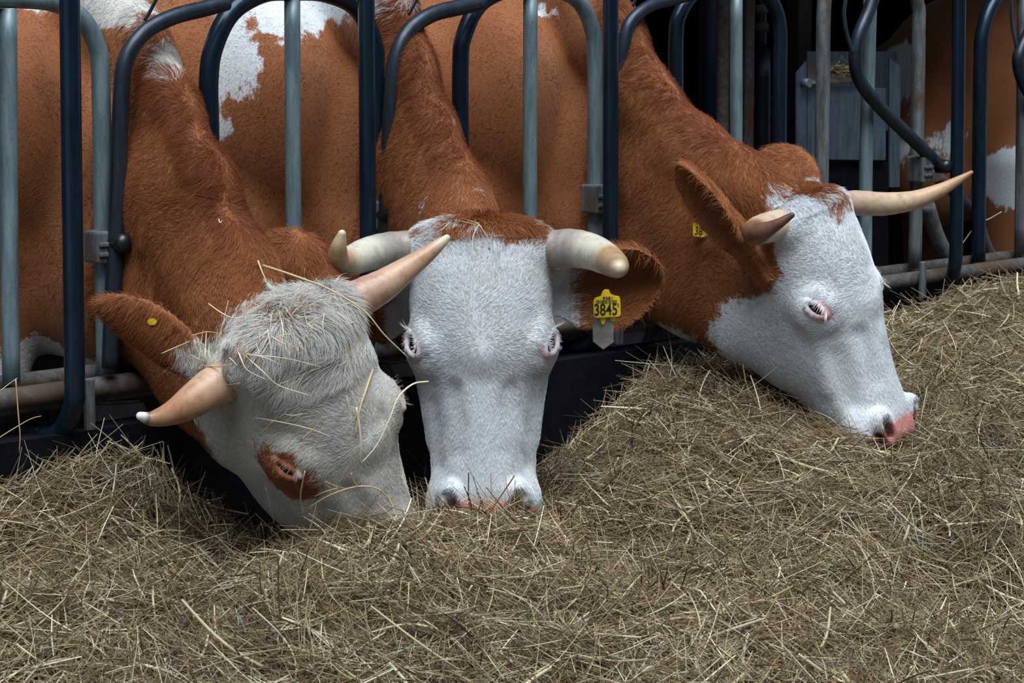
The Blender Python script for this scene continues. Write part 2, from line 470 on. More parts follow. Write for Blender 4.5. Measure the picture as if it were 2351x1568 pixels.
class Skull:
    """lofted head: half width, front and back profile along the face axis v"""
    V  = np.array([-0.004, 0.004, 0.020, 0.048, 0.09, 0.15, 0.21, 0.25, 0.29, 0.34, 0.40, 0.46, 0.51, 0.545, 0.575, 0.60, 0.618, 0.628])
    AW = np.array([0.030, 0.085, 0.120, 0.130, 0.134, 0.136, 0.134, 0.130, 0.124, 0.116, 0.107, 0.099, 0.097, 0.101, 0.102, 0.091, 0.067, 0.030])
    FS = np.array([1.00, 1.00, 1.00, 1.00, 0.98, 0.95, 0.90, 0.85, 0.79, 0.72, 0.67, 0.69, 0.77, 0.83, 0.86, 0.86, 0.86, 0.86])
    WF = np.array([-0.055, -0.022, 0.004, 0.024, 0.036, 0.041, 0.040, 0.037, 0.033, 0.027, 0.020, 0.013, 0.008, 0.005, -0.003, -0.020, -0.045, -0.062])
    WB = np.array([-0.080, -0.100, -0.135, -0.180, -0.235, -0.280, -0.305, -0.312, -0.308, -0.286, -0.250, -0.216, -0.188, -0.172, -0.162, -0.150, -0.122, -0.085])
    TP = np.array([0.0, 0.0, 0.10, 0.20, 0.30, 0.36, 0.38, 0.38, 0.38, 0.35, 0.31, 0.27, 0.23, 0.21, 0.2, 0.2, 0.2, 0.2])
    def __init__(s, fr, k=0.05):
        s.fr, s.k, s.sub = fr, k, False
        c = fr.P((0, 0.29, -0.11)); R = 0.42 * fr.s
        s.lo, s.hi = c - R, c + R
        s.vv = np.linspace(s.V[0], s.V[-1], 400)
        sm = lambda y: np.convolve(np.pad(np.interp(s.vv, s.V, y), 12, mode='edge'), np.hanning(25) / np.hanning(25).sum(), 'valid')
        s.a, s.wf, s.wb, s.tp, s.fs = sm(s.AW), sm(s.WF), sm(s.WB), sm(s.TP), sm(s.FS)
    def d(s, p):
        q = s.fr.L(p)
        u, v, w = np.abs(q[:, 0]), q[:, 1], q[:, 2]
        vc = np.clip(v, s.V[0], s.V[-1])
        a, f, b, tp, fs = (np.interp(vc, s.vv, y) for y in (s.a, s.wf, s.wb, s.tp, s.fs))
        h = 0.5 * (f - b); c = 0.5 * (f + b)
        t = np.clip((f - w) / (f - b), 0, 1)
        x = np.clip(t / 0.42, 0, 1); x = x * x * (3 - 2 * x)
        ae = a * (fs + (1 - fs) * x) * (1 - tp * np.clip((t - 0.42) / 0.58, 0, 1) ** 1.4)
        # the bony plane of the forehead and nose is flatter than the jaw
        g = ((u / ae) ** 2.5 + (np.abs(w - c) / h) ** 2.5) ** 0.4
        d = (g - 1) * np.minimum(ae, h)
        out = np.abs(v - vc)
        return np.where(out > 0, np.hypot(np.maximum(d, 0), out), d) * s.fr.s

class Frame:
    """head frame: origin at the poll; u = animal's left, v = poll to muzzle, w = out of the forehead"""
    def __init__(s, o, Lx, D, sc=1.0):
        D = np.array(D, float); D /= np.linalg.norm(D)
        Lx = np.array(Lx, float); Lx -= D * Lx.dot(D); Lx /= np.linalg.norm(Lx)
        s.B = np.array([Lx, D, np.cross(D, Lx)]); s.o = np.array(o, float); s.s = sc
    # canonical face length is shortened below the eyes
    def P(s, q):
        q = np.array(q, float); v = q[1]
        q[1] = v * 1.05 if v < 0.2 else 0.21 + (v - 0.2) * 0.87
        return s.o + (q * s.s) @ s.B
    def L(s, p):
        q = ((p - s.o) @ s.B.T) / s.s
        v = q[:, 1]
        q[:, 1] = np.where(v < 0.21, v / 1.05, 0.2 + (v - 0.21) / 0.87)
        return q
    def Vv(s, q): return np.array(q, float) @ s.B

def sdf_eval(prims, p, cull=True, cell=0.09):
    d = np.full(len(p), 1.0)
    if not cull:
        for g in prims:
            e = g.d(p)
            d = -smin(-d, e, g.k) if g.sub else smin(d, e, g.k)
        return d
    # visit the points cell by cell, with only the primitives that reach into the cell
    LO, HI = np.array([g.lo for g in prims]), np.array([g.hi for g in prims])
    near = np.nonzero(((p > LO.min(0)) & (p < HI.max(0))).all(1))[0]
    if not len(near): return d
    c = np.floor((p[near] - LO.min(0)) / cell).astype(np.int64)
    key = (c[:, 0] * 4096 + c[:, 1]) * 4096 + c[:, 2]
    o = np.argsort(key, kind='stable'); ks = key[o]
    st = np.concatenate([[0], np.nonzero(np.diff(ks))[0] + 1, [len(ks)]])
    for i0, i1 in zip(st[:-1], st[1:]):
        idx = near[o[i0:i1]]
        q = p[idx]
        qa, qb = q.min(0), q.max(0)
        hit = np.nonzero(((LO < qb) & (HI > qa)).all(1))[0]
        if not len(hit): continue
        e = np.full(len(q), 1.0)
        for h in hit:
            g = prims[h]
            v = g.d(q)
            e = -smin(-e, v, g.k) if g.sub else smin(e, v, g.k)
        d[idx] = e
    return d

def axis_steps(lo, hi, zones):
    """zones: (a, b, step), finest wins"""
    xs = [lo]
    while xs[-1] < hi:
        st = min([z[2] for z in zones if z[0] - z[2] <= xs[-1] <= z[1]] or [0.02])
        xs.append(xs[-1] + st)
    return np.array(xs)

def surface_nets(prims, lo, hi, zones):
    """lo, hi and zones in the barrier frame (along, into barn, up)"""
    B = np.array([DIR, NB, UP])
    ax = [axis_steps(lo[i], hi[i], [(z[0][i], z[1][i], z[2]) for z in zones]) for i in range(3)]
    n = [len(a) for a in ax]
    bs = 8
    D = np.empty(n, np.float32)
    nb_ = [(n[i] + bs - 1) // bs for i in range(3)]
    cl = [[ax[i][k * bs:min((k + 1) * bs, n[i])] for k in range(nb_[i])] for i in range(3)]
    mid = [np.array([(c[0] + c[-1]) / 2 for c in cl[i]]) for i in range(3)]
    ext = [np.array([(c[-1] - c[0]) / 2 for c in cl[i]]) for i in range(3)]
    G = np.stack(np.meshgrid(*mid, indexing='ij'), -1).reshape(-1, 3)
    E = np.sqrt(sum(e ** 2 for e in np.meshgrid(*ext, indexing='ij'))).reshape(-1)
    dc = sdf_eval(prims, G @ B, cull=False)
    act = np.abs(dc) < E * 1.25 + 0.014
    bi = np.stack(np.meshgrid(*[np.arange(k) for k in nb_], indexing='ij'), -1).reshape(-1, 3)
    pts, dest = [], []
    for (i, j, k), a, dv in zip(bi, act, dc):
        sl = (slice(i * bs, (i + 1) * bs), slice(j * bs, (j + 1) * bs), slice(k * bs, (k + 1) * bs))
        if not a:
            D[sl] = 1.0 if dv > 0 else -1.0
        else:
            g = np.stack(np.meshgrid(cl[0][i], cl[1][j], cl[2][k], indexing='ij'), -1)
            pts.append(g.reshape(-1, 3)); dest.append((sl, g.shape[:3]))
    allp = np.vstack(pts) @ B
    dv = sdf_eval(prims, allp)
    o = 0
    for sl, sh in dest:
        c = sh[0] * sh[1] * sh[2]
        D[sl] = dv[o:o + c].reshape(sh); o += c
    S = D < 0
    cnt = sum(S[a:n[0] - 1 + a, b:n[1] - 1 + b, c:n[2] - 1 + c].astype(np.int8) for a in (0, 1) for b in (0, 1) for c in (0, 1))
    A = (cnt > 0) & (cnt < 8)
    idx = np.full(A.shape, -1, np.int64)
    ci = np.argwhere(A); idx[A] = np.arange(len(ci))
    acc = np.zeros((len(ci), 3)); w = np.zeros(len(ci))
    X = [ax[0], ax[1], ax[2]]
    corners = [(a, b, c) for a in (0, 1) for b in (0, 1) for c in (0, 1)]
    for a in corners:
        for b in corners:
            if sum(abs(x - y) for x, y in zip(a, b)) != 1 or a > b: continue
            ia, ib = ci + a, ci + b
            da = D[ia[:, 0], ia[:, 1], ia[:, 2]]; db = D[ib[:, 0], ib[:, 1], ib[:, 2]]
            m = (da < 0) != (db < 0)
            t = np.where(m, da / np.where(m, da - db, 1), 0)
            pa = np.stack([X[q][ia[:, q]] for q in range(3)], 1); pb = np.stack([X[q][ib[:, q]] for q in range(3)], 1)
            acc += np.where(m[:, None], pa + (pb - pa) * t[:, None], 0); w += m
    V = (acc / w[:, None]) @ B
    quads = []
    for d in range(3):
        e = [(1, 0, 0), (0, 1, 0), (0, 0, 1)]
        s0 = S[tuple(slice(0, n[q] - (q == d)) for q in range(3))]
        s1 = S[tuple(slice(1 if q == d else 0, n[q]) for q in range(3))]
        ed = np.argwhere(s0 != s1)
        o1, o2 = (d + 1) % 3, (d + 2) % 3
        ok = (ed[:, o1] > 0) & (ed[:, o2] > 0) & (ed[:, o1] < n[o1] - 1) & (ed[:, o2] < n[o2] - 1)
        ed = ed[ok]
        flip = s0[ed[:, 0], ed[:, 1], ed[:, 2]]
        def cell(da, db):
            c = ed.copy(); c[:, o1] += da; c[:, o2] += db
            return idx[c[:, 0], c[:, 1], c[:, 2]]
        q = np.stack([cell(-1, -1), cell(0, -1), cell(0, 0), cell(-1, 0)], 1)
        q[~flip] = q[~flip][:, ::-1]
        quads.append(q)
    Q = np.vstack(quads)
    Q = Q[(Q >= 0).all(1)]
    # relax towards the true surface
    for _ in range(1):
        e = 0.0015
        d0 = sdf_eval(prims, V)
        g = np.stack([sdf_eval(prims, V + np.eye(3)[q] * e) - d0 for q in range(3)], 1) / e
        gl = (g * g).sum(1)
        st = np.clip(d0 / np.maximum(gl, 0.2), -0.01, 0.01)
        V = V - g * st[:, None]
    g /= np.sqrt((g * g).sum(1))[:, None] + 1e-9
    return V, Q, g

def quad_mesh(name, V, Q, mat):
    me = bpy.data.meshes.new(name)
    me.vertices.add(len(V)); me.vertices.foreach_set("co", V.astype(np.float32).ravel())
    me.loops.add(Q.size); me.loops.foreach_set("vertex_index", Q.astype(np.int32).ravel())
    me.polygons.add(len(Q)); me.polygons.foreach_set("loop_start", np.arange(0, Q.size, 4, dtype=np.int32))
    me.update(calc_edges=True); me.validate()
    me.polygons.foreach_set("use_smooth", np.ones(len(me.polygons), dtype=bool))
    me.materials.append(mat)
    return me

def body_prims(O, b, drop=0.0, w=1.0):
    """trunk and legs behind the barrier. O: neck opening on the ground plan, b: backwards, l: sideways"""
    l = np.cross(UP, b); z = UP
    at = lambda s, y, h: O + b * s + l * y + z * (h - drop)
    A = np.array([b, l, z])
    pr = [Ell(at(0.46, 0, 1.07), A, (0.25, 0.235 * w, 0.30), 0.08),
          Ell(at(0.44, 0, 0.86), A, (0.24, 0.15 * w, 0.27), 0.08),
          Cap(at(0.62, 0, 1.05), at(1.45, 0, 1.03), 0.325, 0.35, 0.09, l, 0.88 * w),
          Cap(at(0.62, 0, 0.84), at(1.45, 0, 0.82), 0.24, 0.30, 0.10, l, 0.80 * w),
          Cap(at(0.45, 0, 1.27), at(1.75, 0, 1.29), 0.085, 0.09, 0.12),
          Ell(at(1.85, 0, 1.05), A, (0.30, 0.28, 0.30), 0.12),
          Ell(at(0.22, 0, 0.76), A, (0.18, 0.12, 0.18), 0.10)]
    for sg in (-1, 1):
        pr += [Ell(at(0.36, sg * 0.16 * w, 1.06), A, (0.17, 0.09, 0.23), 0.09),
               Ell(at(0.64, sg * 0.23 * w, 1.05), A, (0.20, 0.065, 0.20), 0.10),
               Cap(at(0.40, sg * 0.19, 0.78), at(0.36, sg * 0.18, 0.46), 0.12, 0.07, 0.08),
               Cap(at(0.36, sg * 0.18, 0.46), at(0.37, sg * 0.18, 0.10), 0.055, 0.05, 0.03),
               Cap(at(1.85, sg * 0.20, 0.90), at(1.72, sg * 0.22, 0.66), 0.19, 0.12, 0.10),
               Cap(at(1.72, sg * 0.22, 0.66), at(2.02, sg * 0.20, 0.48), 0.09, 0.06, 0.05),
               Cap(at(2.02, sg * 0.20, 0.48), at(1.95, sg * 0.20, 0.10), 0.055, 0.05, 0.03)]
    return pr

def eye_axes(g):
    n = np.array([g * 0.76, -0.10, 0.64]); n /= np.linalg.norm(n)
    e1 = np.array([-g * 0.25, 0.78, 0.42]); e1 -= n * n.dot(e1); e1 /= np.linalg.norm(e1)
    e2 = np.cross(n, e1)
    if e2[1] > 0: e2 = -e2
    return np.array([g * 0.116, 0.228, -0.032]), n, e1, e2

def head_prims(fr, lid=0.4):
    B = fr.B; s = fr.s
    E = lambda c, r, k=0.03, sub=False, A=None: Ell(fr.P(c), B if A is None else np.array(A) @ B, np.array(r) * s, k * s, sub)
    C = lambda a, b, ra, rb, k=0.03, sub=False: Cap(fr.P(a), fr.P(b), ra * s, rb * s, k * s, None, 1, sub)
    pr = [Skull(fr, 0.05 * s), E((0, 0.036, -0.03), (0.085, 0.040, 0.05), 0.03)]
    for g in (-1, 1):
        c, n, e1, e2 = eye_axes(g)
        pr += [C((g * 0.06, 0.045, -0.035), (g * 0.112, 0.048, -0.042), 0.040, 0.034, 0.03),   # horn boss
               E(c - n * 0.016, (0.050, 0.046, 0.031), 0.035, False, (e1, e2, n)),             # orbit
               C(c + e2 * 0.026 - e1 * 0.02 + n * 0.004, c + e2 * 0.027 + e1 * 0.014 + n * 0.004, 0.013, 0.012, 0.02),  # brow
               E((g * 0.072, 0.285, -0.185), (0.034, 0.095, 0.075), 0.05),                     # cheek muscle
               C((g * 0.100, 0.285, -0.065), (g * 0.084, 0.42, -0.090), 0.014, 0.010, 0.03),   # facial crest
               E((g * 0.062, 0.565, -0.070), (0.036, 0.045, 0.055), 0.03),                     # lip pad
               C((g * 0.064, 0.545, -0.010), (g * 0.038, 0.600, -0.030), 0.022, 0.018, 0.018)] # nostril wing
    pr += [C((0, 0.05, 0.008), (0, 0.24, 0.014), 0.030, 0.022, 0.05),
           E((0, 0.592, -0.045), (0.062, 0.026, 0.045), 0.025)]
    for g in (-1, 1):
        c, n, e1, e2 = eye_axes(g)
        ub = 0.0175 * (1 - 1.5 * lid); hh = (ub + 0.0165) / 2; sh = (ub - 0.0165) / 2
        pr += [C((g * 0.062, 0.33, 0.018), (g * 0.056, 0.45, 0.018), 0.010, 0.008, 0.03, True),      # hollow beside the nasal bone
               C((g * 0.108, 0.36, -0.035), (g * 0.094, 0.48, -0.045), 0.013, 0.010, 0.03, True),    # hollow under the crest
               C((g * 0.066, 0.552, 0.006), (g * 0.050, 0.590, -0.012), 0.0135, 0.0100, 0.008, True), # nostril
               C((g * 0.082, 0.573, -0.020), (g * 0.062, 0.598, -0.028), 0.007, 0.006, 0.008, True),
               C((g * 0.105, 0.50, -0.105), (g * 0.055, 0.618, -0.085), 0.004, 0.005, 0.010, True),  # mouth line
               E(c + n * 0.022 + e2 * sh, (0.027, hh, 0.018), 0.004, True, (e1, e2, n))]                    # eye opening
        for up in (-1, 1):
            th = np.linspace(0, math.pi, 7)
            op = 0.0165 if up < 0 else 0.0175 * (1 - 1.5 * lid)
            path = [c + n * (0.0185 - 0.004 * abs(math.cos(t))) - e1 * 0.029 * math.cos(t) + e2 * (up * op) * math.sin(t) for t in th]
            for a, b in zip(path[:-1], path[1:]):
                pr.append(C(a, b, 0.0052, 0.0052, 0.004))
    return pr

class Ear:
    """leaf shaped, cupped ear; nrm points out of the hollow side"""
    T = np.array([-0.25, 0.0, 0.12, 0.30, 0.50, 0.70, 0.86, 0.95, 1.0])
    WP = np.array([0.40, 0.46, 0.62, 0.90, 1.0, 0.92, 0.66, 0.38, 0.08])
    def __init__(s, base, tip, nrm, wid, cup=0.55, curl=0.0, th=0.0115):
        s.base = np.array(base, float); ax = np.array(tip, float) - s.base
        s.Ln = np.linalg.norm(ax); s.ax = ax / s.Ln
        n = np.array(nrm, float); n -= s.ax * n.dot(s.ax); s.n = n / np.linalg.norm(n)
        s.sd = np.cross(s.n, s.ax); s.w, s.cup, s.curl, s.th = wid, cup, curl, th
        s.k, s.sub = 0.022, False
        c = s.base + s.ax * s.Ln * 0.4; R = s.Ln * 0.75 + 0.03
        s.lo, s.hi = c - R, c + R
    def d(s, p):
        q = p - s.base
        x, y, z = q @ s.ax / s.Ln, q @ s.sd, q @ s.n
        xc = np.clip(x, s.T[0], s.T[-1])
        w = np.interp(xc, s.T, s.WP) * s.w
        ny = np.clip(np.abs(y) / w, 0, 1.3)
        zc = s.cup * w * (ny ** 2 - 0.55) + s.curl * s.Ln * xc ** 2
        th = s.th * (1.25 - 0.65 * np.minimum(ny, 1) ** 2) * (1.2 - 0.45 * np.clip(xc, 0, 1)) + 0.02 * np.clip(0.12 - xc, 0, 0.4)
        a, b = (np.abs(z - zc) - th) * 0.75, (np.abs(y) - w) * 0.8
        d = np.minimum(np.maximum(a, b), 0) + np.hypot(np.maximum(a, 0), np.maximum(b, 0))
        o = np.abs(x - xc) * s.Ln
        return np.where(o > 0, np.hypot(np.maximum(d, 0), o), d)

def ear_prims(base, tip, nrm, wid, cup=0.55, curl=0.0):
    return [Ear(base, tip, nrm, wid, cup, curl)]
# ------------------------------------------------------------------ coat materials and fur
def mat_coat(name, white, brown, brown2, pinkc=(0.50, 0.17, 0.16)):
    m, nt, b = mat_new(name)
    oc = obj_coord(nt)
    at_ = lambda a: N(nt, "ShaderNodeAttribute", attribute_name=a)
    coat, pk, dk = at_("coat"), at_("pink"), at_("dark")
    mp = N(nt, "ShaderNodeMapping"); nt.links.new(oc, mp.inputs[0]); mp.inputs["Scale"].default_value = (1, 1, 0.45)
    n1 = noise_tex(nt, 55, 5, 0.7, mp.outputs[0])
    n2 = noise_tex(nt, 5, 4, 0.6, oc)
    n3 = noise_tex(nt, 420, 2, 0.6, mp.outputs[0])
    ma = N(nt, "ShaderNodeMath", operation='MULTIPLY_ADD'); nt.links.new(n1.outputs[0], ma.inputs[0]); ma.inputs[1].default_value = 0.06; ma.inputs[2].default_value = -0.03
    ad = N(nt, "ShaderNodeMath", operation='ADD'); nt.links.new(coat.outputs["Fac"], ad.inputs[0]); nt.links.new(ma.outputs[0], ad.inputs[1])
    mr = N(nt, "ShaderNodeMapRange"); nt.links.new(ad.outputs[0], mr.inputs[0]); mr.inputs[1].default_value = -0.004; mr.inputs[2].default_value = 0.004
    br = ramp(nt, n2.outputs[0], [(0.3, brown2), (0.7, brown)])
    fine = ramp(nt, n3.outputs[0], [(0.25, (0.72, 0.72, 0.72)), (0.75, (1, 1, 1))])
    wr = ramp(nt, n2.outputs[0], [(0.3, tuple(x * 0.9 for x in white)), (0.7, white)])
    c = mix(nt, mr.outputs[0], wr.outputs[0], br.outputs[0])
    mm = nt.nodes.new("ShaderNodeMix"); mm.data_type = 'RGBA'; mm.blend_type = 'MULTIPLY'; mm.inputs[0].default_value = 1.0
    nt.links.new(c, mm.inputs[6]); nt.links.new(fine.outputs[0], mm.inputs[7])
    c2 = mix(nt, pk.outputs["Fac"], mm.outputs[2], (*pinkc, 1))
    c3 = mix(nt, dk.outputs["Fac"], c2, (0.06, 0.022, 0.018, 1))
    nt.links.new(c3, b.inputs["Base Color"])
    rr = ramp(nt, pk.outputs["Fac"], [(0, (0.75,) * 3), (1, (0.38,) * 3)])
    nt.links.new(rr.outputs[0], b.inputs["Roughness"])
    b.inputs["Specular IOR Level"].default_value = 0.25
    b.inputs["Sheen Weight"].default_value = 0.25
    b.inputs["Sheen Tint"].default_value = (1.0, 0.85, 0.72, 1)
    bump(nt, b, n3.outputs[0], 0.35, 0.003)
    return m

def mat_attr(name, rough=0.55, spec=0.3, attr="col", trans=0.0):
    m, nt, b = mat_new(name)
    a = N(nt, "ShaderNodeAttribute", attribute_name=attr)
    nt.links.new(a.outputs["Color"], b.inputs["Base Color"])
    b.inputs["Roughness"].default_value = rough
    b.inputs["Specular IOR Level"].default_value = spec
    return m

M['fur'] = mat_attr("cow_fur", 0.6, 0.25)
M['straw'] = mat_attr("dry_hay", 0.6, 0.3)

def curves_obj(name, P, R, C, mat, par=None):
    """P (n, k, 3) points, R (n, k) radii, C (n, 3) colour -> one hair-curves object"""
    n, k, _ = P.shape
    cu = bpy.data.hair_curves.new(name)
    cu.add_curves([k] * n)
    cu.attributes["position"].data.foreach_set("vector", P.astype(np.float32).ravel())
    ra = cu.attributes.get("radius") or cu.attributes.new("radius", 'FLOAT', 'POINT')
    ra.data.foreach_set("value", R.astype(np.float32).ravel())
    ca = cu.attributes.new("col", 'FLOAT_COLOR', 'CURVE')
    ca.data.foreach_set("color", np.hstack([C, np.ones((n, 1))]).astype(np.float32).ravel())
    cu.materials.append(mat)
    o = bpy.data.objects.new(name, cu)
    col.objects.link(o)
    return parent(o, par)

def sample_faces(V, Q, Nn, wts, n):
    T = np.vstack([Q[:, [0, 1, 2]], Q[:, [0, 2, 3]]])
    a, b, c = V[T[:, 0]], V[T[:, 1]], V[T[:, 2]]
    ar = np.linalg.norm(np.cross(b - a, c - a), axis=1) * wts[T].mean(1)
    cdf = np.cumsum(ar); cdf /= cdf[-1]
    t = np.searchsorted(cdf, rng.random(n))
    r1, r2 = rng.random(n), rng.random(n)
    f = r1 + r2 > 1; r1[f], r2[f] = 1 - r1[f], 1 - r2[f]
    wa = np.stack([1 - r1 - r2, r1, r2], 1)[:, :, None]
    P = (V[T[t]] * wa).sum(1); Nm = (Nn[T[t]] * wa).sum(1)
    Nm /= np.linalg.norm(Nm, axis=1)[:, None] + 1e-9
    return P, Nm
# ------------------------------------------------------------------ the three cows
M['horn'] = mat_attr("horn", 0.38, 0.45)
def _horn_detail(m):
    nt = m.node_tree; b = nt.nodes["Principled BSDF"]
    oc = obj_coord(nt)
    n = noise_tex(nt, 45, 6, 0.7, oc); n2 = noise_tex(nt, 160, 4, 0.7, oc)
    src = b.inputs["Base Color"].links[0].from_socket
    r = ramp(nt, n.outputs[0], [(0.30, (0.55, 0.50, 0.46)), (0.52, (1, 1, 1))])
    mm = nt.nodes.new("ShaderNodeMix"); mm.data_type = 'RGBA'; mm.blend_type = 'MULTIPLY'; mm.inputs[0].default_value = 0.75
    nt.links.new(src, mm.inputs[6]); nt.links.new(r.outputs[0], mm.inputs[7]); nt.links.new(mm.outputs[2], b.inputs["Base Color"])
    bump(nt, b, n2.outputs[0], 0.15, 0.002)
_horn_detail(M['horn'])
m, nt, b = mat_new("eyeball"); b.inputs["Base Color"].default_value = (0.006, 0.006, 0.010, 1); b.inputs["Roughness"].default_value = 0.06
M['eye'] = m

def horn(par, pts, cols):
    """pts rows px, py, Y, radius px ; cols: (t, rgb) along the horn"""
    P = np.array([[*pt(x, y, Y), r * Y / F] for x, y, Y, r in pts])
    S = spline(P, 9)
    tdir = S[-1, :3] - S[-2, :3]; tdir /= np.linalg.norm(tdir); r0 = S[-1, 3]
    for dd, rr in ((0.35, 0.93), (0.65, 0.74), (0.85, 0.5), (0.97, 0.2)):
        S = np.vstack([S, np.append(P[-1, :3] + tdir * r0 * dd, r0 * rr)])
    L = np.concatenate([[0], np.cumsum(np.linalg.norm(np.diff(S[:, :3], axis=0), axis=1))]); L /= L[-1]
    # faint growth rings near the base
    R = S[:, 3] * (1 + 0.018 * np.sin(L * 70) * np.clip(1 - L * 1.6, 0, 1))
    v, f = tube_geo(S[:, :3], R, 24)
    o = mesh_obj("horn", v, f, M['horn'], par)
    ts = np.array([c[0] for c in cols]); cc = np.array([c[1] for c in cols])
    tt = np.repeat(L, 24)
    rgb = np.stack([np.interp(tt, ts, cc[:, i]) for i in range(3)], 1)
    a = o.data.attributes.new("col", 'FLOAT_COLOR', 'POINT')
    a.data.foreach_set("color", np.hstack([rgb, np.ones((len(rgb), 1))]).astype(np.float32).ravel())
    return o

def chain(rows, k, ax=None, f=1.0):
    out = []
    for a, b in zip(rows[:-1], rows[1:]):
        out.append(Cap(pt(*a[:3]), pt(*b[:3]), a[3], b[3], k, ax, f))
    return out

def build_cow(spec):
    fr = spec['frame']; root = empty("cow", (spec['O'][0], spec['O'][1], 0.08), spec['label'], "cow", "cows feeding at the barrier")
    prims = body_prims(spec['O'], spec['b'], spec.get('drop', 0), spec.get('w', 1.0))
    for rows, k, f in spec['neck']:
        prims += chain(rows, k, spec.get('neck_ax'), f)
    prims += head_prims(fr, spec.get('lid', 0.4))
    for e in spec['ears']:
        prims += ear_prims(*e)
    B = np.array([DIR, NB, UP])
    LO = np.min([g.lo for g in prims if not g.sub] , 0); HI = np.max([g.hi for g in prims if not g.sub], 0)
    C8 = np.array([[x, y, z] for x in (LO[0], HI[0]) for y in (LO[1], HI[1]) for z in (LO[2], HI[2])]) @ B.T
    # tight box in barrier frame from primitive centres
    pc = np.array([(g.lo + g.hi) / 2 @ B.T for g in prims]); pr = np.array([np.max(g.hi - g.lo) / 2 for g in prims])
    lo, hi = (pc - pr[:, None]).min(0), (pc + pr[:, None]).max(0)
    lo[2] = 0.02; hi[2] = min(hi[2], 1.6)
    hp = np.array([fr.P(q) for q in ((-0.17, -0.06, 0.05), (0.17, -0.06, 0.05), (-0.17, 0.64, 0.05), (0.17, 0.64, 0.05), (-0.13, 0.3, -0.27), (0.13, 0.3, -0.27))]
                  + [np.array(e[1]) for e in spec['ears']]) @ B.T
    npnt = np.array([pt(*r[:3]) for rows, _, _ in spec['neck'] for r in rows]) @ B.T
    zones = [(hp.min(0) - 0.02, hp.max(0) + 0.02, spec.get('res', 0.0050)), (npnt.min(0) - 0.08, npnt.max(0) + 0.08, 0.0095), (lo, hi, 0.019)]
    V, Q, G = surface_nets(prims, lo, hi, zones)
    # coat markings: signed field, positive = brown, in metres
    fld = np.full(len(V), 0.30)
    for op in spec['coat']:
        kind, c, r = op[0], np.array(op[1], float), op[2]
        if len(op) > 3:      # head-local ellipsoid
            q = fr.L(V) - c; rr = np.array(r)
            d = ((((np.abs(q) / rr) ** 3.5).sum(1)) ** (1 / 3.5) - 1) * rr.min()
        elif np.isscalar(r):
            d = np.linalg.norm(V - c, axis=1) - r
        else:
            d = (np.sqrt((((V - c) / np.array(r)) ** 2).sum(1)) - 1) * min(r)
        fld = np.minimum(fld, d) if kind == 'w' else np.maximum(fld, -d)
    fld = np.clip(fld, -0.2, 0.2) + 0.018 * vnoise(V, 28, 3) + 0.010 * vnoise(V, 70, 4)
    q = fr.L(V)
    e = np.abs(q[:, 0:1]); qe = np.hstack([e, q[:, 1:]])
    ec, en, e1, e2 = eye_axes(1)
    r = qe - ec
    r = np.stack([r @ e1 - 0.014, r @ e2, r @ en - 0.018], 1)
    de = np.sqrt(((r / np.array([0.040, 0.0215, 0.02])) ** 2).sum(1))
    pink = spec.get('eye_pink', 0.8) * np.clip((1.0 - de) / 0.2, 0, 1)
    nose = np.clip((q[:, 1] - 0.552 - 0.35 * np.maximum(np.abs(q[:, 0]) - 0.05, 0) - 0.25 * np.maximum(-0.09 - q[:, 2], 0)) / 0.012, 0, 1) * np.clip((q[:, 2] + 0.135) / 0.02, 0, 1)
    nose = nose * (np.linalg.norm(q - np.array([0, 0.56, -0.06]), axis=1) < 0.2)
    pink = np.maximum(pink, nose)
    dn = np.min([np.linalg.norm((qe - np.array(c)) / np.array([1, 1, 1]), axis=1) for c in ((0.060, 0.566, -0.010), (0.052, 0.580, -0.018), (0.072, 0.585, -0.027))], 0)
    dark = 0.85 * np.clip((0.020 - dn) / 0.008, 0, 1)
    me = quad_mesh("cow_body", V, Q, spec['mat'])
    for nm, arr in (("coat", fld), ("pink", pink), ("dark", dark)):
        a = me.attributes.new(nm, 'FLOAT', 'POINT'); a.data.foreach_set("value", arr.astype(np.float32))
    body = bpy.data.objects.new("body", me); col.objects.link(body); parent(body, root)
    # eyes
    for g in (-1, 1):
        ec, en, e1, e2 = eye_axes(g)
        c = fr.P(ec); r = 0.0215 * fr.s
        bm = bmesh.new(); bmesh.ops.create_uvsphere(bm, u_segments=24, v_segments=16, radius=r, matrix=Matrix.Translation(c))
        em = bpy.data.meshes.new("eye"); bm.to_mesh(em); bm.free(); em.materials.append(M['eye'])
        em.polygons.foreach_set("use_smooth", np.ones(len(em.polygons), dtype=bool))
        eo = bpy.data.objects.new("eye", em); col.objects.link(eo); parent(eo, root)
        # lashes on the upper lid
        n = spec.get('lashes', 60)
        t = rng.random(n)
        th = t * math.pi
        op = 0.0175 * (1 - 1.5 * spec.get('lid', 0.4))
        base = ec + en * 0.0245 - np.outer(np.cos(th), e1) * 0.027 + np.outer(np.sin(th), e2) * op
        dr = en * 0.75 - e2 * spec.get('lash_down', 0.35) - np.outer(np.cos(th), e1) * 0.55 + rng.normal(0, 0.13, (n, 3))
        ln = spec.get('lash_len', 0.018) * (0.6 + 0.6 * rng.random(n))[:, None]
        k = np.linspace(0, 1, 4)[None, :, None]
        LP = base[:, None, :] + dr[:, None, :] * ln[:, None, :] * k + e2 * spec.get('lash_curl', 0.004) * k ** 2
        LP = fr.o + (LP * fr.s).reshape(-1, 3) @ fr.B
        ea = curves_obj("eyelashes", LP.reshape(n, 4, 3), np.tile(np.array([0.00034, 0.0003, 0.00022, 0.00006]), (n, 1)), np.tile(np.array(spec.get('lash', (0.8, 0.8, 0.82))), (n, 1)), M['fur'], root)
        ea["kind"] = "stuff"
    for h in spec['horns']:
        horn(root, h[0], h[1])
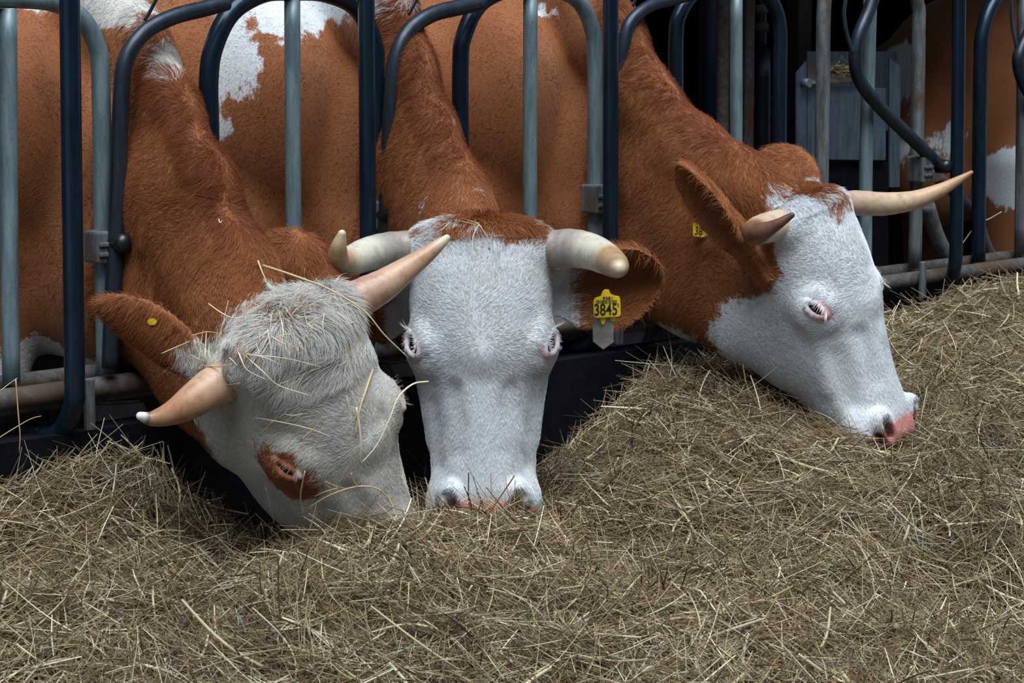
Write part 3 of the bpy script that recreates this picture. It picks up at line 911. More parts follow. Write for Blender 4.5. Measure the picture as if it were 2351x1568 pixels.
    if spec.get('fur', 0):
        fur(root, spec, V, Q, G, fld, pink, dark)
    return root, prims, V

FUR_SCALE = 1.0
def fur(root, spec, V, Q, G, fld, pink, dark):
    fr = spec['frame']
    q = fr.L(V)
    px, py, dep = project(V)
    toc = np.array([0, 0, CAM_H]) - V; toc /= np.linalg.norm(toc, axis=1)[:, None]
    vis = ((G * toc).sum(1) > -0.25) & (px > -150) & (px < W + 150) & (py > -150) & (py < 1400)
    headness = np.clip((0.24 - np.linalg.norm((q - np.array([0, 0.25, -0.1])) / np.array([1, 1.75, 1]), axis=1)) / 0.05, 0, 1)
    beh = (V - spec['O']) @ NB
    ec, en, e1, e2 = eye_axes(1)
    r = np.hstack([np.abs(q[:, 0:1]), q[:, 1:]]) - ec
    bare = np.sqrt(((np.stack([r @ e1 - 0.006, r @ e2, r @ en - 0.018], 1) / np.array([0.036, 0.021, 0.025])) ** 2).sum(1)) > 1.0
    w = np.where(headness > 0.2, 1.0, np.where(beh > 0.12, 0.28, 0.75)) * vis * np.clip(1 - 2 * pink, 0, 1) * (dark < 0.3) * bare
    n = int(spec['fur'] * FUR_SCALE)
    P, Nm = sample_faces(V, Q, G, w, n)
    ql = fr.L(P)
    hd = np.clip((0.27 - np.linalg.norm((ql - np.array([0, 0.25, -0.1])) / np.array([1, 1.6, 1]), axis=1)) / 0.05, 0, 1)
    # nearest-vertex style colour: sample the field analytically on a coarse hash of vertices
    key = lambda p: (np.floor(p / 0.012).astype(np.int64) * np.array([73856093, 19349663, 83492791])).sum(1)
    kv = key(V); order = np.argsort(kv); kvs = kv[order]
    pos = np.clip(np.searchsorted(kvs, key(P)), 0, len(kvs) - 1)
    hit = kvs[pos] == key(P)
    fz = np.where(hit, fld[order[pos]], np.nan)
    # fall back on neighbours a little to the side
    for dx in ((0.012, 0, 0), (-0.012, 0, 0), (0, 0.012, 0), (0, -0.012, 0), (0, 0, 0.012), (0, 0, -0.012)):
        kk = key(P + np.array(dx)); ps = np.clip(np.searchsorted(kvs, kk), 0, len(kvs) - 1)
        ok = np.isnan(fz) & (kvs[ps] == kk)
        fz[ok] = fld[order[ps[ok]]]
    fz = np.where(np.isnan(fz), 0.1, fz)
    # flow of the coat
    pv = spec.get('poll_v', 0.035)
    rv = ql[:, 1] - 0.235
    rn = np.sqrt(rv ** 2 + (1.1 * ql[:, 0]) ** 2 + 0.008 ** 2)
    flip = np.clip((ql[:, 1] - pv) / 0.025, -1, 1)
    fl = np.stack([1.3 * ql[:, 0] / rn + spec.get('sweep', 0) * np.clip((0.13 - ql[:, 1]) / 0.05, 0, 1), np.where(rv < 0, rv / rn * flip, rv / rn + 0.25), 0.3 * (flip < 0)], 1)
    hdir = fl @ fr.B
    bdir = NB * 0.75 - UP * 0.65 + DIR * 0.0
    d = hdir * hd[:, None] + bdir * (1 - hd)[:, None]
    sw = np.stack([vnoise(P, 16, 11), vnoise(P, 16, 12), vnoise(P, 16, 13)], 1)
    d = d / (np.linalg.norm(d, axis=1)[:, None] + 1e-9) + sw * spec.get('swirl', 0.5) + rng.normal(0, 0.16, (n, 3))
    d -= Nm * (d * Nm).sum(1)[:, None]
    d /= np.linalg.norm(d, axis=1)[:, None] + 1e-9
    lift = 0.13 + 0.14 * rng.random(n) + 0.25 * np.clip((0.06 - ql[:, 1]) / 0.05, 0, 1) * hd
    ln = np.where(hd > 0.5, 0.0090, np.where((P - spec['O']) @ NB > 0.12, 0.0075, 0.0115))
    # shaggier towards the poll
    shag = np.clip((spec.get('shag_v', 0.10) - ql[:, 1]) / 0.09, 0, 1) * np.clip((ql[:, 2] + 0.11) / 0.05, 0, 1) * np.clip((0.125 - np.abs(ql[:, 0])) / 0.03, 0, 1) * (np.abs(ql[:, 1]) < 0.35)
    ln = ln + shag * spec.get('shag', 0.02)
    for c, r, add in spec.get('long', []):
        ln = ln + add * np.clip((r - np.linalg.norm(P - c, axis=1)) / (r * 0.4), 0, 1)
    # mane: longer, redder hair along the top of the neck
    mane = np.zeros(n)
    rows = spec['neck'][0][0]
    for ra, rb in zip(rows[:-1], rows[1:]):
        A_, B_ = pt(*ra[:3]), pt(*rb[:3]); ba = B_ - A_
        tt = np.clip((P - A_) @ ba / (ba @ ba), 0, 1)
        dv = P - A_ - tt[:, None] * ba; dl = np.linalg.norm(dv, axis=1) + 1e-9
        cr = UP - ba * UP.dot(ba) / ba.dot(ba); cr /= np.linalg.norm(cr)
        mane = np.maximum(mane, np.clip((dv @ cr / dl - 0.62) / 0.25, 0, 1) * (dl < ra[3] * 1.5 + 0.02))
    mane *= (1 - hd) * ((P - spec['O']) @ NB < 0.15) * spec.get('mane', 1.0)
    ln = ln + 0.010 * mane
    ln = ln * (0.65 + 0.7 * rng.random(n))
    k = np.linspace(0, 1, 4)
    curl = np.cross(Nm, d) * (vnoise(P, 35, 21) * 0.5)[:, None]
    HP = P[:, None, :] + ln[:, None, None] * (d[:, None, :] * k[None, :, None] + Nm[:, None, :] * (lift[:, None] * np.sin(k * 1.9)[None, :])[:, :, None] + curl[:, None, :] * (k ** 2)[None, :, None])
    HP -= Nm[:, None, :] * 0.0008
    isb = fz + rng.normal(0, 0.006, n) > 0
    wc, bc, bc2 = np.array(spec['white']), np.array(spec['brown']), np.array(spec['brown2'])
    t = np.clip(0.5 + 0.9 * vnoise(P, 9, 31), 0, 1)[:, None]
    C = np.where(isb[:, None], bc * t + bc2 * (1 - t), wc * (0.94 + 0.06 * t)) * (0.84 + 0.30 * rng.random(n))[:, None]
    C = np.where(isb[:, None], C * (1 - mane[:, None] * np.array([0.30, 0.45, 0.50])), C)
    tint = np.clip(vnoise(P, 14, 41) + spec.get('dusty', 0) * np.clip((0.26 - ql[:, 1]) / 0.1, 0, 1) * hd, 0, 1)[:, None] * spec.get('stain', 0.25)
    C = np.where(isb[:, None], C, C * (1 - tint * np.array([0.24, 0.32, 0.42])))
    rad = np.outer(0.00026 + 0.00012 * shag + 0 * ln, np.array([1.0, 0.95, 0.7, 0.2]))
    o = curves_obj("fur", HP, rad, np.clip(C, 0, 0.95), M['fur'], root)
    o["kind"] = "stuff"
    return o

WHITE1, WHITE2, WHITE3 = (0.64, 0.62, 0.58), (0.72, 0.75, 0.79), (0.74, 0.765, 0.80)
BR, BR2 = (0.335, 0.118, 0.040), (0.245, 0.074, 0.022)

# ---- straw-strewn cow: head rolled, muzzle in the hay
def mk_frame(hx, hy, Y, L, D, s):
    f = Frame((0, 0, 0), L, D, s)
    f.o = pt(hx, hy, Y) - f.Vv((0, 0.05 * s, -0.04 * s))
    return f

fr1 = mk_frame(682, 775, 3.80, (0.70, 0.60, 0.38), (0.36, 0.15, -0.90), 1.02)
tan_horn = [(0, (0.40, 0.22, 0.16)), (0.35, (0.52, 0.34, 0.22)), (0.7, (0.42, 0.20, 0.11)), (0.90, (0.36, 0.18, 0.10)), (0.915, (0.10, 0.09, 0.08)), (0.95, (0.72, 0.68, 0.6)), (1, (0.8, 0.78, 0.72))]
cow1 = dict(label="brown and white horned cow with straw strewn over its shaggy forehead, muzzle buried in hay", frame=fr1, O=fence(0.30), b=NB,
    neck=[([(182, 20, 4.31, 0.11), (300, 110, 4.27, 0.080), (380, 260, 4.14, 0.068), (462, 440, 4.01, 0.068), (540, 620, 3.95, 0.068), (612, 780, 3.91, 0.070)], 0.05, 0.70),
          ([(200, 380, 4.30, 0.17), (382, 490, 4.095, 0.115), (480, 680, 3.985, 0.115), (580, 850, 3.87, 0.11)], 0.055, 0.58),
          ([(300, 660, 4.18, 0.12), (382, 740, 4.08, 0.10), (450, 860, 4.00, 0.085), (530, 975, 3.89, 0.075)], 0.055, 0.58)],
    neck_ax=DIR,
    ears=[(pt(470, 855, 3.82), pt(236, 668, 3.80), (0.3, 0.80, 0.55), 0.056, 0.5, -0.10), (pt(750, 660, 3.98), pt(600, 560, 4.04), (0.1, 0.95, 0.25), 0.062, 0.5, 0.0)],
    horns=[([(585, 840, 3.78, 48), (540, 862, 3.77, 49), (490, 888, 3.75, 47), (440, 922, 3.73, 40), (395, 948, 3.72, 29), (350, 961, 3.71, 18), (322, 955, 3.70, 10)], tan_horn),
           ([(800, 700, 3.86, 44), (835, 680, 3.87, 44), (880, 655, 3.88, 38), (930, 620, 3.90, 29), (975, 588, 3.92, 21), (1008, 562, 3.93, 14), (1026, 546, 3.94, 8)],
            [(0, (0.42, 0.23, 0.18)), (0.4, (0.50, 0.31, 0.21)), (0.8, (0.44, 0.25, 0.15)), (0.95, (0.60, 0.5, 0.38)), (1, (0.7, 0.62, 0.5))])],
    coat=[('w', (0, 0.33, -0.06), (0.21, 0.355, 0.20), 1), ('w', (0.12, 0.02, -0.03), (0.07, 0.06, 0.07), 1),
          ('b', (-0.125, 0.246, -0.045), (0.055, 0.056, 0.046), 1),
          ('w', pt(330, -45, 4.40), (0.16, 0.4, 0.10)), ('w', pt(90, -60, 4.7), (0.3, 0.6, 0.135)), ('w', pt(398, 120, 4.15), (0.032, 0.16, 0.050)),
          ('w', pt(120, 930, 4.45), (0.30, 0.5, 0.19)), ('w', pt(445, 828, 3.78), (0.022, 0.05, 0.035))],
    white=WHITE1, brown=BR, brown2=BR2, mat=mat_coat("coat_first_cow", WHITE1, BR, BR2, (0.36, 0.11, 0.07)), fur=210000, shag=0.030, shag_v=0.16, swirl=0.9, stain=0.5, eye_pink=0.3, lash=(0.30, 0.23, 0.19), lid=0.56, lash_len=0.011, lashes=26, lash_down=0.9, lash_curl=0.0, poll_v=0.13, sweep=-0.8,
    long=[(pt(330, 760, 3.8), 0.16, 0.006), (pt(670, 600, 4.0), 0.11, 0.010)])

# ---- front-facing cow: looking at the viewer
fr2 = mk_frame(1104, 568, 4.20, (1, 0.02, -0.02), (0.014, -0.20, -0.98), 1.03)
h2 = [(0, (0.25, 0.20, 0.17)), (0.30, (0.33, 0.29, 0.26)), (0.42, (0.58, 0.54, 0.44)), (0.62, (0.60, 0.56, 0.46)), (0.72, (0.42, 0.26, 0.13)), (0.9, (0.40, 0.25, 0.14)), (1, (0.6, 0.48, 0.34))]
cow2 = dict(label="white-faced horned cow facing straight out, yellow number tag hanging from its ear", frame=fr2, O=fence(1.225), b=NB,
    neck=[([(800, -30, 4.76, 0.11), (868, 30, 4.67, 0.085), (925, 170, 4.60, 0.072), (975, 310, 4.53, 0.068), (1038, 455, 4.44, 0.072), (1100, 600, 4.33, 0.075)], 0.05, 0.70),
          ([(770, 330, 4.78, 0.18), (945, 420, 4.56, 0.112), (1022, 560, 4.44, 0.11), (1090, 690, 4.36, 0.11)], 0.055, 0.58),
          ([(870, 600, 4.66, 0.12), (960, 660, 4.55, 0.10), (1030, 770, 4.47, 0.085), (1090, 830, 4.43, 0.08)], 0.055, 0.58)],
    neck_ax=DIR,
    ears=[(pt(1250, 662, 4.27), pt(1524, 640, 4.34), (0.05, -0.90, -0.30), 0.092, 0.75, 0.0), (pt(955, 655, 4.27), pt(800, 770, 4.40), (0.1, -0.9, -0.3), 0.06, 0.6, 0.0)],
    horns=[([(1225, 572, 4.21, 44), (1270, 572, 4.20, 45), (1315, 570, 4.18, 45), (1358, 578, 4.13, 42), (1394, 595, 4.06, 37), (1416, 610, 3.99, 29), (1420, 616, 3.95, 18)], h2),
           ([(980, 568, 4.21, 40), (935, 570, 4.20, 41), (888, 574, 4.18, 41), (842, 584, 4.13, 39), (802, 600, 4.06, 34), (778, 600, 4.01, 27), (777, 570, 3.98, 20), (785, 537, 3.97, 10)], h2)],
    coat=[('w', (0, 0.31, -0.08), (0.185, 0.345, 0.24), 1), ('w', (0, 0.055, -0.03), (0.18, 0.050, 0.060), 1), ('b', (0.03, 0.0, -0.03), (0.105, 0.047, 0.09), 1), ('b', (0, 0.03, -0.20), (0.105, 0.10, 0.11), 1),
          ('w', pt(690, 20, 4.95), (0.10, 0.5, 0.09)), ('w', pt(590, 120, 5.0), (0.085, 0.5, 0.13)), ('w', pt(545, 240, 5.0), (0.055, 0.5, 0.11)), ('w', pt(800, -10, 4.95), (0.13, 0.5, 0.07)), ('w', pt(900, 10, 4.9), (0.07, 0.3, 0.045))],
    white=WHITE2, brown=BR, brown2=BR2, mat=mat_coat("coat_second_cow", WHITE2, BR, BR2), fur=240000, shag=0.020, shag_v=0.05, swirl=0.45, stain=0.55, dusty=0.7, eye_pink=0.38, lid=0.12, lash_down=0.2, lash_curl=0.006,
    long=[(pt(1420, 640, 4.3), 0.12, 0.016)])

# ---- pink-nosed cow: three-quarter profile to the right
fr3 = mk_frame(1862, 500, 4.75, (0.61, 0.77, 0.15), (0.34, -0.09, -0.91), 1.0)
h3 = [(0, (0.42, 0.27, 0.20)), (0.4, (0.58, 0.42, 0.28)), (0.75, (0.50, 0.30, 0.17)), (1, (0.34, 0.16, 0.08))]
cow3 = dict(label="brown-necked cow with white face turned sideways and pink nose just above the hay", frame=fr3, O=fence(2.20), b=NB,
    neck=[([(1290, -40, 5.22, 0.10), (1395, 90, 5.12, 0.085), (1478, 245, 5.02, 0.08), (1590, 368, 4.91, 0.085), (1700, 445, 4.83, 0.085), (1810, 515, 4.80, 0.085)], 0.05, 0.75),
          ([(1280, 330, 5.25, 0.18), (1480, 420, 5.03, 0.13), (1590, 530, 4.92, 0.13), (1720, 610, 4.84, 0.12)], 0.055, 0.60),
          ([(1330, 540, 5.20, 0.14), (1470, 585, 5.03, 0.115), (1580, 655, 4.92, 0.10), (1690, 740, 4.83, 0.085)], 0.055, 0.60)],
    neck_ax=DIR,
    ears=[(pt(1720, 590, 4.68), pt(1556, 374, 4.66), (-0.70, -0.45, 0.25), 0.045, 0.8, 0.0), (pt(1862, 470, 4.93), pt(1752, 345, 5.02), (0.1, 0.95, 0.1), 0.072, 0.4, 0.0)],
    horns=[([(1930, 468, 4.84, 30), (1975, 466, 4.86, 29), (2030, 468, 4.88, 27), (2095, 460, 4.91, 22), (2155, 438, 4.93, 16), (2200, 414, 4.95, 10), (2230, 396, 4.96, 5)], h3),
           ([(1810, 512, 4.69, 36), (1775, 520, 4.64, 36), (1745, 528, 4.57, 34), (1733, 535, 4.49, 30), (1748, 534, 4.43, 24), (1782, 517, 4.40, 14), (1818, 494, 4.39, 7)],
            [(0, (0.62, 0.48, 0.36)), (0.45, (0.58, 0.40, 0.28)), (0.62, (0.26, 0.12, 0.07)), (1, (0.10, 0.05, 0.035))])],
    coat=[('w', (0, 0.33, -0.08), (0.22, 0.355, 0.26), 1), ('w', (0.12, 0.02, -0.03), (0.08, 0.06, 0.08), 1),
          ('b', (0.02, 0.0, -0.08), (0.060, 0.060, 0.14), 1), ('b', (0, 0.0, -0.19), (0.11, 0.07, 0.12), 1), ('w', (0.115, 0.035, -0.03), (0.045, 0.05, 0.05), 1), ('b', pt(1640, 560, 4.72), 0.155), ('b', pt(1560, 640, 4.80), 0.13),
          ('w', pt(1490, 790, 5.0), (0.12, 0.3, 0.06)), ('w', pt(1275, 30, 5.2), (0.03, 0.1, 0.012))],
    white=WHITE3, brown=BR, brown2=BR2, mat=mat_coat("coat_third_cow", WHITE3, BR, BR2), fur=210000, shag=0.016, shag_v=0.05, swirl=0.45, stain=0.2, lid=0.36, lashes=46, lash_len=0.017, lash_down=1.0, lash_curl=0.0, eye_pink=0.7,
    long=[(pt(1630, 470, 4.67), 0.14, 0.012), (pt(1800, 400, 4.98), 0.10, 0.006)])

COWS = []
for sp in (cow1, cow2, cow3):
    COWS.append(build_cow(sp))
# ================================================================== hay
HC = []
def hc(px, py, Y): HC.append(pt(px, py, Y))
# crest and hollows of the heap, read along the barrier, the muzzles and the front
for r in [(-250, 1100, 3.78), (0, 1105, 3.84), (180, 1095, 3.92), (320, 1065, 3.99), (385, 1130, 4.03), (470, 1235, 4.10), (560, 1290, 4.16), (640, 1300, 4.22), (760, 1280, 4.30), (880, 1200, 4.42),
          (700, 1255, 3.78), (800, 1202, 3.78), (900, 1180, 3.85), (1000, 1215, 3.98), (1120, 1205, 4.00), (1230, 1220, 4.02),
          (960, 1150, 4.50), (1100, 1150, 4.58), (1235, 1150, 4.68), (1290, 1065, 4.74), (1400, 970, 4.82), (1550, 885, 4.94), (1650, 880, 5.02), (1750, 890, 5.10),
          (1800, 985, 4.62), (1950, 1035, 4.55), (2080, 1000, 4.72), (1900, 800, 5.40), (2030, 715, 5.70), (2200, 685, 5.85), (2351, 660, 6.05), (2500, 640, 6.2),
          (2200, 800, 5.35), (2351, 800, 5.45), (2150, 960, 4.85), (2351, 960, 4.95), (2500, 960, 5.0), (2200, 1100, 4.45), (2400, 1120, 4.5),
          (1350, 1060, 4.35), (1500, 1000, 4.45), (1650, 1050, 4.42), (1350, 1230, 4.02), (1600, 1230, 4.08), (1850, 1180, 4.2),
          (-250, 1250, 3.66), (0, 1250, 3.68), (250, 1240, 3.72), (420, 1325, 3.78), (560, 1375, 3.78), (700, 1330, 3.60),
          (-250, 1370, 3.46), (0, 1365, 3.46), (300, 1365, 3.50), (500, 1385, 3.52), (900, 1300, 3.62), (1150, 1290, 3.66), (1400, 1330, 3.75), (1700, 1330, 3.85), (2000, 1300, 3.98), (2150, 1430, 3.98), (2230, 1240, 4.12), (2351, 1270, 4.10), (2500, 1300, 4.1),
          (-250, 1568, 3.15), (100, 1568, 3.15), (600, 1568, 3.16), (1100, 1568, 3.18), (1600, 1568, 3.24), (2100, 1568, 3.35), (2500, 1568, 3.45),
          (900, 1430, 3.36), (1400, 1440, 3.42), (1900, 1450, 3.55), (400, 1450, 3.33)]:
    hc(*r)
for X in (-1.3, -0.5, 0.3, 1.1, 1.9):
    HC.append(np.array([X, 2.75 + 0.1 * X, 0.10])); HC.append(np.array([X, 2.4 + 0.1 * X, 0.02]))
HC = np.array(HC)

def tps_fit(P, z, lam=0.002):
    n = len(P)
    r = np.linalg.norm(P[:, None] - P[None], axis=2)
    K = np.where(r > 0, r * r * np.log(r + 1e-12), 0) + lam * np.eye(n)
    A = np.zeros((n + 3, n + 3)); A[:n, :n] = K; A[:n, n] = 1; A[:n, n + 1:] = P; A[n, :n] = 1; A[n + 1:, :n] = P.T
    return np.linalg.solve(A, np.concatenate([z, np.zeros(3)]))
TW = tps_fit(HC[:, :2], HC[:, 2])
def hay_z(XY):
    out = np.empty(len(XY))
    for s in range(0, len(XY), 20000):
        q = XY[s:s + 20000]
        r = np.linalg.norm(q[:, None] - HC[None, :, :2], axis=2)
        K = np.where(r > 0, r * r * np.log(r + 1e-12), 0)
        out[s:s + 20000] = K @ TW[:-3] + TW[-3] + q @ TW[-2:]
    p3 = np.hstack([XY, np.zeros((len(XY), 1))])
    return np.maximum(out + 0.022 * vnoise(p3, 4.0, 8) + 0.020 * vnoise(p3, 8.5, 5) + 0.011 * vnoise(p3, 19, 6), 0.005)

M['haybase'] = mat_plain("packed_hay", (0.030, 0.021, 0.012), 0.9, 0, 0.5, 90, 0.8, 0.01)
# packed core of the heap
gx = np.arange(-1.6, 2.3, 0.022); gy = np.arange(2.3, 6.6, 0.022)
GX, GY = np.meshgrid(gx, gy, indexing='ij')
XY = np.stack([GX.ravel(), GY.ravel()], 1)
side = (np.hstack([XY, np.zeros((len(XY), 1))]) - F0) @ NB
inside = side < 0.03
Z = np.where(inside, hay_z(XY), 0)
nid = np.full(len(XY), -1)
ny = len(gy)
faces = []
for i in range(len(gx) - 1):
    for j in range(ny - 1):
        a = i * ny + j
        q = (a, a + ny, a + ny + 1, a + 1)
        if inside[a] and inside[a + ny] and inside[a + ny + 1] and inside[a + 1]: faces.append(q)
used = np.unique(np.array(faces)); nid[used] = np.arange(len(used))
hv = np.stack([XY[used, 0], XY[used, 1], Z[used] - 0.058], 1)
hay = empty("hay_heap", (0.2, 3.8, 0.0), "long heap of dry loose hay lying in front of the barrier", "hay")
hay["kind"] = "stuff"
core = mesh_obj("hay_core", hv, nid[np.array(faces)], M['haybase'], hay); core["kind"] = "stuff"

PAL = np.array([(0.33, 0.235, 0.125), (0.21, 0.137, 0.066), (0.52, 0.42, 0.265), (0.125, 0.073, 0.036), (0.80, 0.71, 0.53), (0.21, 0.19, 0.115), (0.07, 0.038, 0.018), (0.30, 0.36, 0.29)])
PW = np.array([0.24, 0.24, 0.14, 0.15, 0.06, 0.07, 0.09, 0.01])
HAY_N = 190000
def straws(name, n, XYc, zoff, lmin, lmax, rad, tilt, seed, keep=None):
    r = np.random.default_rng(seed)
    z = hay_z(XYc)
    e = 0.02
    gxx = (hay_z(XYc + [e, 0]) - z) / e; gyy = (hay_z(XYc + [0, e]) - z) / e
    nr = np.stack([-gxx, -gyy, np.ones(n)], 1); nr /= np.linalg.norm(nr, axis=1)[:, None]
    c = np.hstack([XYc, z[:, None]])
    # clumped combing direction
    a0 = 1.8 * vnoise(c * [1, 1, 0], 2.3, 71) * math.pi + 0.5 * vnoise(c * [1, 1, 0], 9, 72) * math.pi
    a = a0 + r.normal(0, 0.70, n)
    d = np.stack([np.cos(a), np.sin(a), np.zeros(n)], 1)
    d -= nr * (d * nr).sum(1)[:, None]; d /= np.linalg.norm(d, axis=1)[:, None]
    d = d + nr * (r.normal(0, tilt, n))[:, None]; d /= np.linalg.norm(d, axis=1)[:, None]
    sd = np.cross(nr, d)
    L = lmin + (lmax - lmin) * r.random(n) ** 1.6
    L *= np.where(r.random(n) < 0.12, 1.5, 1.0)
    k = np.linspace(-0.5, 0.5, 5)
    bend = r.normal(0, 0.16, n) * np.where(r.random(n) < 0.2, 2.2, 1); sag = r.normal(-0.05, 0.14, n)
    kink = np.where(r.random(n) < 0.25, r.normal(0, 0.35, n), 0)
    K2 = (k ** 2)[None, :, None] * 2
    Kk = np.maximum(k - 0.1, 0)[None, :, None]
    P = c[:, None, :] + nr[:, None, :] * zoff[:, None, None] + L[:, None, None] * (d[:, None, :] * k[None, :, None] + sd[:, None, :] * bend[:, None, None] * K2 + nr[:, None, :] * sag[:, None, None] * K2 + sd[:, None, :] * kink[:, None, None] * Kk)
    ci = r.choice(len(PAL), n, p=PW)
    C = PAL[ci] * 0.84 * (0.72 + 0.5 * r.random(n))[:, None]
    C *= (1 + 0.18 * vnoise(c, 3.0, 73))[:, None]
    R = rad * (0.55 + 1.3 * r.random(n) ** 3)
    R = np.outer(R, np.array([0.8, 1, 1, 0.9, 0.5]))
    if keep is not None:
        m = keep(P); P, R, C = P[m], R[m], C[m]
    return P, R, C

def hay_keep(P):
    # nothing inside the cows, nothing behind the kerb
    mid = P.reshape(-1, 3)
    ok = ((mid - F0) @ NB < 0.02).reshape(P.shape[:2]).all(1)
    for root, prims, V in COWS:
        d = sdf_eval(prims, mid).reshape(P.shape[:2])
        ok &= (d > 0.002).all(1)
    return ok
def hay_sites(n, seed):
    r = np.random.default_rng(seed)
    out = []
    while sum(map(len, out)) < n:
        X = r.uniform(-1.5, 2.1, n); Y = r.uniform(2.95, 6.5, n)
        c = np.stack([X, Y], 1)
        m = ((np.hstack([c, np.zeros((n, 1))]) - F0) @ NB < -0.01) & (np.abs(X) < 0.245 * Y + 0.12)
        # thin out with distance, as far straws show smaller
        m &= r.random(n) < np.clip((3.6 / Y) ** 1.2, 0, 1)
        out.append(c[m])
    return np.vstack(out)[:n]
r_ = np.random.default_rng(5)
s1 = hay_sites(HAY_N, 51)
A1 = straws("a", HAY_N, s1, -0.052 + 0.064 * r_.random(HAY_N) ** 1.15, 0.05, 0.22, 0.00080, 0.24, 61, hay_keep)
n2 = int(HAY_N * 0.05)
s2 = hay_sites(n2, 52)
A2 = straws("b", n2, s2, -0.008 + 0.02 * r_.random(n2), 0.06, 0.20, 0.0008, 0.6, 62, hay_keep)
n3 = max(50, int(HAY_N * 0.006))
A3 = straws("c", n3, hay_sites(n3, 53), 0.004 + 0.010 * r_.random(n3), 0.06, 0.20, 0.0017, 0.30, 63, hay_keep)
A3 = (A3[0], A3[1], np.clip(A3[2] * 0.4 + np.array([0.40, 0.33, 0.21]), 0, 0.85))
PP, RR, CC = (np.concatenate(x) for x in zip(A1, A2, A3))
ho = curves_obj("hay_straws", PP, RR, CC, M['straw'], hay); ho["kind"] = "stuff"
# ================================================================== ear tags
from mathutils.bvhtree import BVHTree
def mat_flat(name, c, rough=0.45, spec=0.4):
    return mat_plain(name, c, rough, 0, 0.10, 120, 0.0)
M['tag'] = mat_flat("yellow_tag_plastic", (0.72, 0.50, 0.015))
M['ink'] = mat_flat("black_tag_print", (0.012, 0.014, 0.010), 0.6)
M['tag_grey'] = mat_plain("grey_tag_plastic", (0.24, 0.22, 0.20), 0.35, 0, 0.35, 30, 0.0)

def text_part(name, body, c, xdir, zdir, size, mat, par, sx=1.0):
    """flat lettering standing just proud of a tag"""
    cu = bpy.data.curves.new(name, 'FONT'); cu.body = body; cu.size = size; cu.align_x = 'CENTER'; cu.align_y = 'CENTER'
    cu.extrude = 0.0002; cu.offset = size * 0.012
    tmp = bpy.data.objects.new(name, cu); col.objects.link(tmp)
    bpy.context.view_layer.update()
    me = bpy.data.meshes.new_from_object(tmp.evaluated_get(bpy.context.evaluated_depsgraph_get()))
    bpy.data.objects.remove(tmp)
    x = Vector(xdir).normalized(); z = Vector(zdir).normalized(); n = x.cross(z)
    m = Matrix((( x.x * sx, z.x, n.x, c[0]), (x.y * sx, z.y, n.y, c[1]), (x.z * sx, z.z, n.z, c[2]), (0, 0, 0, 1)))
    me.transform(m); me.materials.clear(); me.materials.append(mat)
    o = bpy.data.objects.new(name, me); col.objects.link(o)
    return parent(o, par)

rc1, rc2, rc3 = (c[0] for c in COWS)
YT = 4.235
P_ = lambda x, y, Y=YT: pt(x, y, Y)
tagp = [P_(1362, 692), P_(1366, 684), P_(1379, 680), P_(1384, 668), P_(1390, 664), P_(1398, 665), P_(1402, 675), P_(1412, 679), P_(1421, 680), P_(1424, 686), P_(1425, 722), P_(1421, 727), P_(1368, 730), P_(1363, 726)]
t2 = prism("ear_tag", tagp, (0, 1, 0), 0.0025, M['tag'], rc2, 0.0005); t2["label"] = "yellow plastic ear tag printed with a number"
X_, Z_ = (1, 0, 0.035), (-0.035, 0, 1)
text_part("tag_number", "3845", P_(1391, 712, YT - 0.0006), X_, Z_, 0.0325, M['ink'], t2, 0.72)
text_part("tag_number", "3", P_(1419, 701, YT - 0.0006), X_, Z_, 0.010, M['ink'], t2, 0.8)
text_part("tag_number", "9381", P_(1396, 685, YT - 0.0006), X_, Z_, 0.0085, M['ink'], t2, 1.25)
bars = bmesh.new()
xx = 1369.0
rb = random.Random(3)
while xx < 1416:
    w_ = rb.choice([0.9, 1.4, 2.1])
    q = [bars.verts.new(tuple(P_(a, b, YT - 0.0006))) for a, b in ((xx, 697.5), (xx + w_, 697.5), (xx + w_, 689), (xx, 689))]
    bars.faces.new(q); xx += w_ + rb.choice([0.9, 1.3, 1.8])
bme = bpy.data.meshes.new("tag_barcode"); bars.to_mesh(bme); bars.free(); bme.materials.append(M['ink'])
bo = bpy.data.objects.new("tag_barcode", bme); col.objects.link(bo); parent(bo, t2); bo["kind"] = "stuff"
g2 = prism("ear_tag", [P_(1361, 722, 4.245), P_(1409, 722, 4.245), P_(1409, 786, 4.245), P_(1385, 803, 4.245), P_(1361, 784, 4.245)], (0, 1, 0), 0.003, M['tag_grey'], rc2, 0.0006)
g2["label"] = "grey plastic ear tag with pointed end"
k2 = prism("tag_stud", [P_(1378, 728, 4.240), P_(1392, 728, 4.240), P_(1389, 742, 4.240), P_(1384, 746, 4.240), P_(1380, 742, 4.240)], (0, 1, 0), 0.002, M['tag'], g2, 0.0004)
k3 = prism("tag_stud", [P_(1402, 727, 4.242), P_(1415, 726, 4.242), P_(1415, 735, 4.242), P_(1410, 738, 4.242), P_(1402, 737, 4.242)], (0, 1, 0), 0.002, M['tag'], g2, 0.0004)
